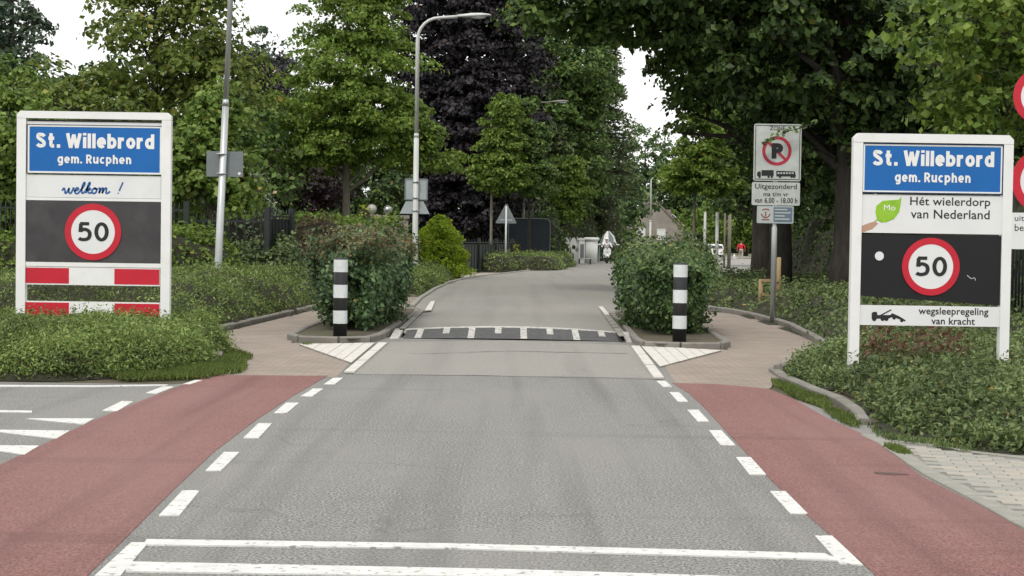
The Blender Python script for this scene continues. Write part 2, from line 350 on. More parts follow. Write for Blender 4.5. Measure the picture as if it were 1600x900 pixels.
def strokes(name, m, parent, lines, wdt, y):
    """pen strokes as flat ribbons in x,z"""
    b = MB()
    for ln in lines:
        P = [Vector((x, z)) for x, z in ln]
        if len(P) > 2:      # smooth (Catmull-Rom)
            Q = []
            for i in range(len(P) - 1):
                p0, p1, p2, p3 = P[max(i - 1, 0)], P[i], P[i + 1], P[min(i + 2, len(P) - 1)]
                for k in range(5):
                    t = k / 5; Q.append(.5 * ((2 * p1) + (p2 - p0) * t + (2 * p0 - 5 * p1 + 4 * p2 - p3) * t * t + (3 * p1 - p0 - 3 * p2 + p3) * t ** 3))
            Q.append(P[-1]); P = Q
        vs = []
        for i, p in enumerate(P):
            t = P[min(i + 1, len(P) - 1)] - P[max(i - 1, 0)]
            t = t.normalized() if t.length > 1e-9 else Vector((1, 0))
            nn = Vector((-t.y, t.x)) * wdt / 2
            vs += [(p.x + nn.x, y, p.y + nn.y), (p.x - nn.x, y, p.y - nn.y)]
        b.add(vs, [(2 * i, 2 * i + 1, 2 * i + 3, 2 * i + 2) for i in range(len(P) - 1)])
    return b.build(name, m, parent)

# ---------------------------------------------------------------- foliage
def norm(a): return a / np.maximum(np.linalg.norm(a, axis=1, keepdims=True), 1e-9)
def leaves_mesh(name, P, N, size, mat_, parent=None, wide=.6, spiky=.0, loc=None, jit=.7, extra=None):
    n = len(P); N = norm(N + rng.normal(0, jit, (n, 3)))
    T = rng.normal(0, 1, (n, 3)); T[:, 2] -= .35
    T = norm(T - N * (T * N).sum(1, keepdims=True))
    if spiky: T = norm(T * (1 - spiky) + N * spiky)
    B = np.cross(N, T); bl = np.linalg.norm(B, axis=1); B = norm(B)
    if spiky:
        Bx = norm(np.cross(T, rng.normal(0, 1, (n, 3)))); B = Bx
    NN = np.cross(T, B)
    s = (size * rng.uniform(.5, 1.5, n))[:, None]
    base = P - T * s * .5; tip = P + T * s * .5
    mid = P + T * s * .02 + NN * s * .10
    l = mid - B * s * wide * .5; r = mid + B * s * wide * .5
    V = np.stack([base, l, tip, r], 1).reshape(-1, 3).astype('f')
    k = np.arange(n) * 4
    fc = np.stack([k, k + 1, k + 2, k, k + 2, k + 3], 1).reshape(-1).astype('i')
    me = bpy.data.meshes.new(name); me.vertices.add(n * 4); me.vertices.foreach_set('co', V.ravel())
    me.loops.add(n * 6); me.loops.foreach_set('vertex_index', fc)
    me.polygons.add(n * 2); me.polygons.foreach_set('loop_start', np.arange(n * 2, dtype='i') * 3)
    me.update(calc_edges=True); me.materials.append(mat_)
    return link(name, me, parent, loc)
def pseudo(seed, scale, octs=3):
    r = np.random.default_rng(seed); ks = []
    for o in range(octs):
        for _ in range(4):
            a = r.uniform(0, 6.28); f = scale * 2 ** o * r.uniform(.7, 1.4)
            ks.append((math.cos(a) * f, math.sin(a) * f, r.uniform(0, 6.28), .5 ** o / 2))
    return lambda x, y: sum(q[3] * np.sin(x * q[0] + y * q[1] + q[2]) for q in ks)
def polydist(poly, X, Y):
    P = np.array(poly, 'd'); inside = np.zeros(X.shape, bool); d = np.full(X.shape, 1e9); n = len(P)
    for i in range(n):
        a, b = P[i], P[(i + 1) % n]; e = b - a
        t = np.clip(((X - a[0]) * e[0] + (Y - a[1]) * e[1]) / (e @ e), 0, 1)
        d = np.minimum(d, np.hypot(X - a[0] - t * e[0], Y - a[1] - t * e[1]))
        c = (a[1] > Y) != (b[1] > Y)
        with np.errstate(divide='ignore', invalid='ignore'):
            xi = (b[0] - a[0]) * (Y - a[1]) / (b[1] - a[1]) + a[0]
        inside ^= c & (X < xi)
    return np.where(inside, d, -d)
SEED = [100]
def hedge(name, poly, H, leaf, n, lm, label, cat, group=None, edge=.35, amp=.12, bs=2.5, wide=.6, spiky=0, z0=0, inner=INNER, kind=None,
          tips=None, power=.5, clip=None, jit=.7, fuzz=1.0, core=True):
    SEED[0] += 1; nz_ = pseudo(SEED[0], bs); nz2 = pseudo(SEED[0] + 500, 2.2)
    P = np.array(poly); cx, cy = P.mean(0)
    root = thing(name, (cx, cy, z0), label, cat, group)
    if kind: root['kind'] = kind
    def hf(x, y):
        d = polydist(poly, x, y) + .10 * nz2(x * 1.3, y * 1.3) * min(1, edge * 2)
        q = np.clip(d / edge, 0, 1)
        return np.where(d > 0, H * (1 - (1 - q) ** 2) ** power * (1 + amp * nz_(x, y) / 1.0), 0)
    x0, y0 = P.min(0) - .1; x1, y1 = P.max(0) + .1
    st = max((x1 - x0) / 70, (y1 - y0) / 70, .05)
    gx, gy = np.meshgrid(np.arange(x0, x1 + st, st), np.arange(y0, y1 + st, st))
    Z = hf(gx, gy) - leaf * 1.3; ok = Z > .015
    idx = -np.ones(gx.shape, int); vs = []; fs = []
    Z = np.maximum(Z, 0)
    for i in range(gx.shape[0] - 1):
        for j in range(gx.shape[1] - 1):
            if ok[i:i + 2, j:j + 2].any():
                q = []
                for a, b in ((i, j), (i, j + 1), (i + 1, j + 1), (i + 1, j)):
                    if idx[a, b] < 0: idx[a, b] = len(vs); vs.append((gx[a, b] - cx, gy[a, b] - cy, Z[a, b]))
                    q.append(idx[a, b])
                fs.append(q)
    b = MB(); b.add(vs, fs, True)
    if core: b.build('shade_core', inner, root)  # solid core, its dark tone stands for shade inside the hedge
    M = n * 8; x = rng.uniform(x0, x1, M); y = rng.uniform(y0, y1, M); e = .03
    h = hf(x, y); gxx = (hf(x + e, y) - hf(x - e, y)) / (2 * e); gyy = (hf(x, y + e) - hf(x, y - e)) / (2 * e)
    wgt = np.where((h > 0) & (h < H * .5), 1.6, 1) * np.where(h > 0, np.clip(np.sqrt(1 + gxx ** 2 + gyy ** 2), 1, 9), 0)
    if clip: wgt *= clip(x, y)
    sel = rng.choice(M, n, p=wgt / wgt.sum())
    Nn = norm(np.stack([-gxx[sel], -gyy[sel], np.ones(n)], 1))
    # slide samples through the steep flanks
    hh = h[sel] - np.where(np.hypot(gxx[sel], gyy[sel]) > 1.5, rng.uniform(0, .35, n) * h[sel], 0)
    off = rng.normal(0, leaf * .55 * fuzz, n)[:, None]
    Pp = np.stack([x[sel] - cx, y[sel] - cy, np.maximum(hh, .01)], 1) + rng.normal(0, leaf * .4, (n, 3)) + Nn * off
    sh = rng.uniform(0, 1, n) < .07; Pp[sh] += Nn[sh] * rng.uniform(.03, .16, sh.sum())[:, None]
    Pp[:, 2] = np.maximum(Pp[:, 2], .01)
    Nn[:, 2] += .3
    if tips is not None:
        zc, tm = tips; top = Pp[:, 2] + rng.normal(0, .13, n) > zc
        f = leaves_mesh('foliage', Pp[~top], Nn[~top], leaf, lm, root, wide, spiky, jit=jit); tag(f, kind='stuff')
        f = leaves_mesh('young_shoots', Pp[top], Nn[top], leaf, tm, root, wide, spiky, jit=jit); tag(f, kind='stuff')
    else:
        f = leaves_mesh('foliage', Pp, Nn, leaf, lm, root, wide, spiky, jit=jit); tag(f, kind='stuff')
    return root
def crown_pts(lobes, n, clump, seed, shell=2.2, flat=.6):
    r = np.random.default_rng(seed)
    vol = np.array([l[3] * l[4] * l[5] for l in lobes]) ** .8; vol /= vol.sum()
    PS = []; NS = []; CS = []
    for l, v in zip(lobes, vol):
        c = np.array(l[:3]); rd = np.array(l[3:6]); k = int(n * v)
        nc = max(14, int(9.0 * (rd.prod() ** (2 / 3)) / (clump ** 2)))
        d = norm(r.normal(0, 1, (nc, 3))); rr = r.uniform(.12, 1, nc) ** (1 / shell)
        # uneven outline: a few directions reach further
        rr *= 1 + .16 * np.sin(d[:, 0] * 5 + l[0] * 3) * np.cos(d[:, 2] * 4 + l[2] * 2) + r.normal(0, .05, nc)
        cc = c + d * rr[:, None] * rd; CS.append(cc)
        wq = r.uniform(.4, 1.6, nc); ci = r.choice(nc, k, p=wq / wq.sum())
        sz = clump * r.uniform(.6, 1.35, nc)
        q = norm(r.normal(0, 1, (k, 3))); q[:, 2] = np.abs(q[:, 2]) * .9 - .25
        rq = r.uniform(.25, 1, k) ** .5
        off = q * (rq * sz[ci])[:, None]; off[:, 2] *= flat
        p = cc[ci] + off; PS.append(p)
        NS.append(norm(q * .8 + d[ci] * .5 + np.array([0, 0, .55])))
    return np.concatenate(PS), np.concatenate(NS), np.concatenate(CS)
def tree(name, label, cat, base, trunk_r, fork, lobes, n, leaf, lm, bark, group=None, clump=.6, shell=2.2, flat=1.0, limbs=14, lean=(0, 0), wide=.65, tipr=.3, jit=.6, top=None):
    """base (x,y,z); fork = height where limbs start; lobes in world metres (cx,cy,cz,rx,ry,rz)"""
    SEED[0] += 1; rr = random.Random(SEED[0])
    root = thing(name, base, label, cat, group)
    L = [(l[0] - base[0], l[1] - base[1], l[2] - base[2], l[3], l[4], l[5]) for l in lobes]
    P, N, C = crown_pts(L, n, clump, SEED[0], shell, flat)
    zt = top or max(l[2] + l[5] * .6 for l in L)
    b = MB(); pts = []; rad = []
    K = 9
    for i in range(K + 1):
        t = i / K; z = zt * t
        pts.append((lean[0] * t + .35 * trunk_r * math.sin(3.1 * t + SEED[0]) * (t > .05), lean[1] * t + .3 * trunk_r * math.cos(2.3 * t), z))
        rad.append(trunk_r * (1.25 if i == 0 else 1) * (1 - t * .93) ** .75)
    b.tube(pts, rad, 10)
    def on_trunk(z):
        t = min(max(z / zt, 0), 1) * K; i = min(int(t), K - 1); q = t - i
        return Vector(pts[i]).lerp(Vector(pts[i + 1]), q), rad[i] * (1 - q) + rad[i + 1] * q
    ids = [i for i in range(len(C)) if math.hypot(C[i][0], C[i][1]) < 4.2]; ids = rr.sample(ids, min(limbs, len(ids)))
    for i in ids:
        c = Vector(C[i]); z = max(fork, min(c.z - c.xy.length * .7, zt * .95)); z = max(z, min(fork, zt * .9))
        p, r0 = on_trunk(z); mid = p.lerp(c, .5) + Vector((rr.uniform(-.1, .1), rr.uniform(-.1, .1), .12)) * (c - p).length
        r1 = min(r0 * .55, trunk_r * .4)
        m2 = p.lerp(mid, .5) + Vector((0, 0, -.03)) * (c - p).length
        b.tube([p, m2, mid, c], [r1, r1 * .8, r1 * .55, r1 * .18], 6, False)
    b.build('trunk', bark, root)
    f = leaves_mesh('crown', P, N, leaf, lm, root, wide, jit=jit); tag(f, kind='stuff')
    return root

# ================================================================ THE GROUND
gr = MB().sheet([(-1500, -300), (1500, -300), (1500, 2500), (-1500, 2500)], -.02).build('ground', GRASSG); struct(gr)
# near road with the side road on the left
road = MB().sheet([(-60, -20), (6, -20), (6, 10.5), (3.3, 14.2), (2.6, 19.4), (2.1, 26.6), (-2.3, 26.6), (-2.6, 19), (-3.6, 17.7), (-60, 17.7)], 0).build('road', ASPH); struct(road)
soil = MB().sheet([(-14, 17.7), (-3.6, 17.7), (-2.4, 19.2), (-2.2, 26.0), (-2.4, 46), (-14, 60)], -.008).build('planting_bed', SOIL); struct(soil)
soil = MB().sheet([(14, 10.8), (3.2, 13.5), (2.6, 19.3), (2.0, 26.0), (3.2, 46), (7, 62), (14, 62)], -.012).build('planting_bed', SOIL); struct(soil)
def px_sheet(name, pts, z, m, parent=None):
    o = MB().slab([gp(x, y, z) for x, y in pts], -.004, z).build(name, m, parent)
    if parent is None: struct(o)
    return o
red_l = px_sheet('cycle_lane', [(345, 586), (512, 587), (455, 620), (400, 656), (335, 705), (272, 764), (189, 847), (60, 975), (-520, 975), (-300, 850), (-120, 775), (0, 726), (60, 698), (110, 673), (147, 656), (211, 630), (264, 609), (318, 590)], .004, RED)
red_r = px_sheet('cycle_lane', [(1050, 598), (1076, 614), (1100, 636), (1150, 690), (1200, 745), (1262, 805), (1302, 840), (1362, 892), (1420, 960), (1900, 960), (1720, 880), (1600, 828), (1540, 794), (1442, 745), (1408, 719), (1351, 679), (1294, 654), (1238, 622), (1200, 607), (1120, 600)], .004, RED)
px_sheet('road_patch', [(552, 584), (700, 586), (860, 588), (1024, 591), (985, 542), (980, 539), (800, 532), (612, 534)], .003, ASPHB)
path_l = MB().sheet([(-4.15, 18.3), (-3.3, 18.55), (-1.98, 18.9), (-2.05, 21.2), (-2.1, 25.0), (-3.3, 24.9), (-3.4, 27), (-3.2, 33), (-2.7, 37), (-2.15, 40.5), (-2.2, 45), (-3.4, 45), (-4.2, 38), (-4.6, 30), (-4.8, 26.5), (-4.6, 25), (-3.9, 23), (-3.6, 21), (-3.9, 19.3)], .002).build('cycle_path', TAN); struct(path_l)
path_r = MB().sheet([(1.86, 18.7), (2.85, 18.25), (3.3, 20.2), (4.3, 23.2), (4.85, 26), (5.25, 32), (5.0, 37), (4.2, 41), (2.6, 42), (2.4, 39), (3.2, 36), (3.4, 31), (3.25, 24.8), (1.95, 24.9), (1.98, 21.5)], .002).build('cycle_path', TAN); struct(path_r)
foot = MB().sheet([(6.8, 60), (13, 60), (15.2, 80), (25, 165), (20, 165), (12.0, 95)], .003).build('footway_far', GREYP); struct(foot)
px_sheet('side_path', [(645, 457), (692, 451), (722, 441), (745, 433), (800, 428.5), (795, 423), (700, 421), (650, 435)], .002, mat('side_path_slabs', (.40, .36, .31), None, 5, .9))

# markings
def mark(name, pts, parent, z=.0065, m=PAINT): return px_sheet(name, pts, z, m, parent)
for q in ([(248, 805), (280, 805), (312, 766), (285, 766)], [(321, 735), (345, 735), (374, 706), (350, 706)], [(380, 684), (404, 684), (425, 661), (404, 661)],
          [(428, 645), (448, 645), (467, 629), (447, 629)], [(470, 619), (488, 619), (505, 607), (489, 607)], [(506, 600), (523, 600), (536, 590), (521, 590)],
          [(1203, 767), (1227, 767), (1262, 802), (1235, 802)], [(1150, 714), (1173, 714), (1197, 741), (1171, 741)], [(1108, 672), (1127, 672), (1149, 695), (1126, 695)],
          [(1074, 640), (1091, 640), (1108, 658), (1090, 658)], [(1046, 612.5), (1061, 612.5), (1075, 627), (1059, 627)], [(1026, 595), (1040, 595), (1050, 604), (1036, 604)],
          [(1273.6, 836.5), (1300, 836.5), (1348.5, 882), (1312, 880)], [(205, 847), (232, 847), (188, 899), (148, 899)],
          [(160, 641), (183, 642), (208, 627), (190, 626.5)], [(228, 613.6), (245, 614.6), (272, 604), (255, 603.5)], [(286, 599.8), (297, 600.2), (316, 594), (305, 593.4)]):
    mark('lane_dash', q, road)
mark('stop_line', [(229, 842), (700, 848.5), (1288, 864), (1316, 875.5), (1240, 872), (700, 856), (224, 850.5)], road, .008)
mark('stop_line', [(202, 877), (800, 889), (1400, 908), (1400, 918), (800, 901), (196, 892)], road, .008)
for q in ([(40, 653.5), (147, 653.5), (131, 662.5)], [(-30, 671), (109, 672.5), (88, 685)], [(-60, 695), (61, 696), (38, 710)]):
    mark('yield_triangle', q, road)
mark('edge_line', [(-40, 640), (50, 641.5), (50, 644), (-40, 643)], road)
mark('edge_line', [(-60, 601), (150, 602), (262, 600.5), (262, 602), (150, 604), (-60, 603.5)], road)
mark('tyre_mark', [(1366, 737), (1400, 738.5), (1420, 741), (1398, 742), (1368, 739.5)], red_r, .008, mat('tyre_rubber', (.10, .06, .055), None, 20, .9))

SEAM = mat('tar_seam', (.125, .12, .113), (.165, .16, .15), 14, .9, c3=(.175, .172, .163), s3=6, t3=(.45, .55)); SEAMR = mat('tar_seam_red', (.13, .06, .056), (.18, .085, .08), 14, .9, c3=(.235, .105, .095), s3=5, t3=(.45, .55))
def seam(pts, w_, parent, z, m=SEAM):
    P = [Vector(gp(*p)) for p in pts]; Q = []
    for i in range(len(P) - 1):
        for k in range(8): v = P[i].lerp(P[i + 1], k / 8); Q.append(v + Vector((random.gauss(0, .008), random.gauss(0, .03))))
    Q.append(P[-1]); b = MB(); vs = []
    for i, p in enumerate(Q): h = w_ * random.uniform(.5, 1.2) / 2; vs += [(p.x, p.y - h, z), (p.x, p.y + h, z)]
    b.add(vs, [(2 * i, 2 * i + 2, 2 * i + 3, 2 * i + 1) for i in range(len(Q) - 1)]); b.build('seam', m, parent)
seam([(540, 585), (800, 588), (1030, 593)], .035, road, .0075)
seam([(640, 554), (800, 549), (980, 553)], .05, road, .0078)
# kerbs made of single stones
def kerb(name, pts, wd, h, ln, m, z=0, jit=.004, gap=.012, closed=False):
    P = [Vector(p) for p in pts]
    if closed: P.append(P[0])
    D = [0]
    for i in range(len(P) - 1): D.append(D[-1] + (P[i + 1] - P[i]).length)
    def at(s):
        for i in range(len(P) - 1):
            if s <= D[i + 1] + 1e-6: return P[i].lerp(P[i + 1], (s - D[i]) / (D[i + 1] - D[i]))
        return P[-1]
    n = max(1, round(D[-1] / ln)); L = D[-1] / n
    bed = MB()
    hw = wd / 2 - .012
    b2 = MB(); root = None
    for i in range(n):
        a, c = at(i * L), at((i + 1) * L); t = (c - a).normalized(); q = Vector((-t.y, t.x)) * hw
        bed.slab([tuple(a - q), tuple(c - q), tuple(c + q), tuple(a + q)], z - .05 - .001 * (i % 2), z + h - .018 - .001 * (i % 2))
    root = bed.build(name, CONCD); struct(root)
    w2 = wd / 2; bv = min(.02, h * .3 + .002)
    prof = [(-w2, -.04), (w2, -.04), (w2, h - bv), (w2 - bv, h), (-w2 + bv, h), (-w2, h - bv)]
    k = len(prof)
    vs = [(-L / 2 + gap / 2, p, q) for p, q in prof] + [(L / 2 - gap / 2, p, q) for p, q in prof]
    me = bpy.data.meshes.new('kerb_stone')
    me.from_pydata(vs, [], [tuple(range(k - 1, -1, -1)), tuple(range(k, 2 * k))] + [(i, (i + 1) % k, (i + 1) % k + k, i + k) for i in range(k)]); me.materials.append(m); me.update()
    for i in range(n):
        a, c = at(i * L), at((i + 1) * L); t = c - a; mid = (a + c) / 2
        o = link('kerb_stone', me, root, (mid.x, mid.y, z + random.uniform(-jit, jit))); o.rotation_euler = (0, 0, math.atan2(t.y, t.x) + random.uniform(-.004, .004)); o.scale.x = t.length / L
    return root
ISL_L = [(-3.40, 25.6), (-3.15, 25.15), (-2.35, 25.0), (-2.14, 25.5), (-2.05, 27), (-2.02, 31), (-1.98, 35.2), (-2.5, 36.2), (-3.05, 34.5), (-3.4, 30)]
ISL_R = [(3.30, 25.4), (3.1, 25.0), (2.2, 24.85), (1.98, 25.3), (1.98, 27), (2.08, 31), (2.12, 35), (2.6, 36.5), (3.2, 35), (3.4, 30)]
def smooth_closed(pts, k=3):
    out = []
    n = len(pts)
    for i in range(n):
        p0, p1, p2, p3 = [Vector(pts[(i + j - 1) % n]) for j in range(4)]
        for a in range(k):
            t = a / k; v = .5 * ((2 * p1) + (p2 - p0) * t + (2 * p0 - 5 * p1 + 4 * p2 - p3) * t * t + (3 * p1 - p0 - 3 * p2 + p3) * t ** 3); out.append(tuple(v))
    return out
for I in (ISL_L, ISL_R):
    kerb('island_kerb', smooth_closed(I, 2), .11, .10, .62, CONCD, closed=True)
    struct(MB().sheet(I, .07).build('island_soil', SOIL))
kerb('verge_kerb', [gp(1208, 580), gp(1222, 590), gp(1283, 617), gp(1334, 637), gp(1350, 664)], .12, .055, .95, CONCD)
kerb('gutter_strip', [gp(1356, 680), gp(1378, 690), gp(1412, 712), gp(1450, 739), gp(1546, 788), gp(1606, 822), gp(1700, 866)], .13, .012, .5, CONC, jit=.002)
kerb('verge_kerb', [(3.28, 20.4), (4.3, 23.4), (4.9, 26), (5.3, 32), (5.1, 37), (4.3, 41)], .12, .11, .95, CONCD)
kerb('verge_kerb', [(-3.72, 21), (-4.0, 23), (-4.7, 25), (-4.88, 26.7), (-4.7, 30), (-4.3, 38), (-3.6, 44)], .12, .10, .95, CONCD)
kerb('paver_edging', [gp(1385, 688), gp(1442, 693), gp(1521, 708), gp(1600, 716.5), gp(1690, 728)], .07, .012, .5, CONC, jit=.002)

# grey pavers laid singly on the right footway
PV = [gp(1400, 694), gp(1442, 697), gp(1521, 711), gp(1600, 720), gp(1700, 733), gp(1760, 880), gp(1700, 855), gp(1604, 812), gp(1546, 781), gp(1452, 733), gp(1418, 707)]
fw = MB().sheet(PV, -.002).build('footway', mat('paver_joint', (.12, .115, .10), None, 9, 1)); struct(fw)
bm_ = []
for k in range(3):
    b = MB(); hx, hy = .102, .049; c = .006
    vs = [(-hx, -hy, -.02), (hx, -hy, -.02), (hx, hy, -.02), (-hx, hy, -.02), (-hx, -hy, .006), (hx, -hy, .006), (hx, hy, .006), (-hx, hy, .006),
          (-hx + c, -hy + c, .012), (hx - c, -hy + c, .012), (hx - c, hy - c, .012), (-hx + c, hy - c, .012)]
    me = bpy.data.meshes.new('paver'); me.from_pydata(vs, [], [(0, 1, 5, 4), (1, 2, 6, 5), (2, 3, 7, 6), (3, 0, 4, 7), (4, 5, 9, 8), (5, 6, 10, 9), (6, 7, 11, 10), (7, 4, 8, 11), (8, 9, 10, 11)])
    me.materials.append(BRICKS[k]); me.update(); bm_.append(me)
ang = R(-9); ca, sa = math.cos(ang), math.sin(ang); PX = np.array(PV); cands = []
for i in range(-40, 60):
    for j in range(-60, 60):
        u = (i + (.5 if j % 2 else 0)) * .21; v = j * .105
        cands.append((3.6 + u * ca - v * sa, 11 + u * sa + v * ca))
cands = np.array(cands); dd = polydist(PV, cands[:, 0], cands[:, 1])
cands = cands[dd > .045]; cands = cands[np.argsort(cands[:, 0])][:296]
for x, y in cands:
    o = link('paver', random.choice(bm_), fw, (x, y, random.uniform(-.0015, .001))); o.rotation_euler = (random.uniform(-.006, .006), random.uniform(-.006, .006), ang + random.uniform(-.008, .008))

# white slabbed triangles and strips in front of the islands
def cut_triangle(A, B, C, n, name):
    A, B, C = [Vector(gp(*p)) for p in (A, B, C)]
    root = MB().slab([tuple(A), tuple(B), tuple(C)], -.02, .014).build(name, CONC); struct(root)
    for i in range(n):
        t0 = i / n + .004 * (i > 0); t1 = (i + 1) / n - .004
        p = [A.lerp(B, t0), A.lerp(B, t1), A.lerp(C, t1), A.lerp(C, t0)]
        if i == 0: p = [A, p[1], p[2]]
        MB().slab([tuple(q) for q in p], 0, .022 + .002 * (i % 2)).build('slab', SLABW, root)
cut_triangle((468, 540), (586, 537.5), (549, 569), 7, 'white_slab_triangle')
cut_triangle((1127, 549.5), (1001, 542), (1031, 575), 7, 'white_slab_triangle')
def strip(pa, pb, pc, pd, n, name, z=0.0, h=.024, m=SLABW):
    a, b, c, d = [Vector(gp(p[0], p[1], z)) for p in (pa, pb, pc, pd)]     # a-b far end, d-c near end
    root = MB().sheet([tuple(a), tuple(b), tuple(c), tuple(d)], z + .006).build(name, CONCD); struct(root)
    for i in range(n):
        t0, t1 = i / n + .01, (i + 1) / n - .01
        MB().slab([tuple(a.lerp(d, t0)), tuple(b.lerp(c, t0)), tuple(b.lerp(c, t1)), tuple(a.lerp(d, t1))], z, z + h + .002 * (i % 2)).build('slab', m, root)
strip((592, 537), (605.5, 537), (553, 584), (537, 584), 3, 'white_slab_strip')
strip((986, 542), (999, 542), (1038, 593), (1022, 593), 3, 'white_slab_strip')

# speed bump and the raised, crowned road behind it
ZP = .07
def crownz(x, c, hw, k): return k * (1 - min(1, ((x - c) / hw) ** 2))
RY0, RY1 = 26.4, 27.5; CRN = .075
EDG = [(27.5, -1.86, 1.90), (31, -1.92, 1.96), (35, -1.86, 2.02), (37, -2.15, 2.4), (42, -2.25, 2.7), (50, -2.25, 3.3), (58, -2.1, 4.1), (64, -1.75, 5.0), (70, -1.0, 6.1), (77, 0.15, 7.4), (88, 1.8, 9.0), (104, 4.1, 11.3), (122, 6.8, 13.8), (150, 12, 19), (200, 24, 31)]
b = MB(); NCOL = 13; vs = []; rows = []
for (Y, xl, xr) in EDG:
    kk = CRN * max(.25, 1 - max(0, Y - 45) / 60)
    vs += [(xl + (xr - xl) * j / (NCOL - 1), Y, ZP + crownz(xl + (xr - xl) * j / (NCOL - 1), (xl + xr) / 2, (xr - xl) / 2, kk)) for j in range(NCOL)]
b.add(vs, [(i * NCOL + j, i * NCOL + j + 1, (i + 1) * NCOL + j + 1, (i + 1) * NCOL + j) for i in range(len(EDG) - 1) for j in range(NCOL - 1)], True)
# closed flanks
for s_, c in ((1, 0), (-1, NCOL - 1)):
    fl = [(v[0], v[1], v[2]) for v in vs[c::NCOL]]
    b.add(fl + [(x - .02 * s_, y, -.03) for x, y, z in fl], [(i, i + 1, i + 1 + len(fl), i + len(fl)) if s_ < 0 else (i + 1, i, i + len(fl), i + 1 + len(fl)) for i in range(len(fl) - 1)])
raised = b.build('raised_road', ASPH2); struct(raised)
def ramp_pt(x, t, dz=0):
    y = RY0 + (RY1 - RY0) * t
    return (x, y, (ZP + crownz(x, .02, 1.88, CRN)) * t + crownz(x, .02, 1.88, .02) * (1 - t) + dz)
def ramp_piece(xa, xb, t0, t1, dz, name, m, parent=None):
    b = MB(); n = max(1, int((xb - xa) / .12)); vs = []
    for t in (t0, t1): vs += [ramp_pt(xa + (xb - xa) * i / n, t, dz) for i in range(n + 1)]
    for t in (t0, t1): vs += [ramp_pt(xa + (xb - xa) * i / n, t, -.05) for i in range(n + 1)]
    N = n + 1
    fs = [(i, i + 1, N + i + 1, N + i) for i in range(n)] + [(2 * N + i, 2 * N + i + 1, i + 1, i) for i in range(n)] + [(N + i, N + i + 1, 3 * N + i + 1, 3 * N + i) for i in range(n)]
    fs += [(0, N, 3 * N, 2 * N), (N + n, n, 2 * N + n, 3 * N + n)]
    return b.add(vs, fs).build(name, m, parent)
ramp = ramp_piece(-1.72, 1.78, 0, 1, .0, 'speed_bump', BLACKR); struct(ramp)
ramp_piece(-1.78, 1.86, .95, 1.07, .006, 'ramp_edge_strip', PAINTW, ramp)
W = .105
for i in range(4): ramp_piece(-1.47 + .845 * i - W / 2 - .02, -1.47 + .845 * i + W / 2 - .02, .02, .95, .005, 'white_block', PAINTW, ramp)
for i in range(4): ramp_piece(-1.06 + .845 * i - W / 2, -1.06 + .845 * i + W / 2, .45, .95, .005, 'white_block', PAINTW, ramp)
for i in range(8):
    x0 = -1.70 + .435 * i; ramp_piece(x0, x0 + .425, .0, .95, .002, 'black_plate', BLACKR, ramp)
ramp_piece(-1.93, -1.79, -.1, 1.15, .008, 'white_block', PAINTW, ramp); ramp_piece(1.83, 1.97, -.1, 1.15, .008, 'white_block', PAINTW, ramp)
strip((673, 472), (680, 471), (674, 486), (663, 487), 2, 'white_slab_strip', .10, .02)
strip((935, 480), (942, 480), (953, 493.5), (946, 494), 2, 'white_slab_strip', .10, .02)
strip((656, 485), (664, 484.5), (633, 514), (624, 514), 6, 'kerb_band', .095, .012, CONC)
strip((944, 494), (953, 493), (977, 526), (967, 526), 6, 'kerb_band', .095, .012, CONC)
cut_triangle((616, 484), (660, 483), (664, 487), 3, 'white_slab_triangle')
kerb('road_edging', [(e[1] - .07, e[0]) for e in EDG[3:13]], .12, .115, 1.0, CONC)
kerb('road_edging', [(e[2] + .07, e[0]) for e in EDG[3:11]], .12, .115, 1.0, CONC)

# ================================================================ TOWN PORTALS
def rect_fn(Y, X0):
    def f(xa, xb, ya, yb):
        cy, cx = (ya + yb) / 2, (xa + xb) / 2
        return vp(xa, cy, Y)[0] - X0, vp(xb, cy, Y)[0] - X0, vp(cx, yb, Y)[1], vp(cx, ya, Y)[1]
    return f
def border(b, x0, x1, z0, z1, t, ya, yb):
    for q in ((x0, x1, z1 - t, z1), (x0, x1, z0, z0 + t)): b.box(q[0], q[1], ya, yb, q[2], q[3])
    b.box(x0, x0 + t, ya, yb, z0 + t, z1 - t); b.box(x1 - t, x1, ya, yb, z0 + t, z1 - t)
def rounded(x0, x1, z0, z1, r, k=4):
    out = []
    for cx, cz, a0 in ((x1 - r, z0 + r, -90), (x1 - r, z1 - r, 0), (x0 + r, z1 - r, 90), (x0 + r, z0 + r, 180)):
        for i in range(k + 1):
            a = R(a0 + 90 * i / k); out.append((cx + r * math.cos(a), cz + r * math.sin(a)))
    return out
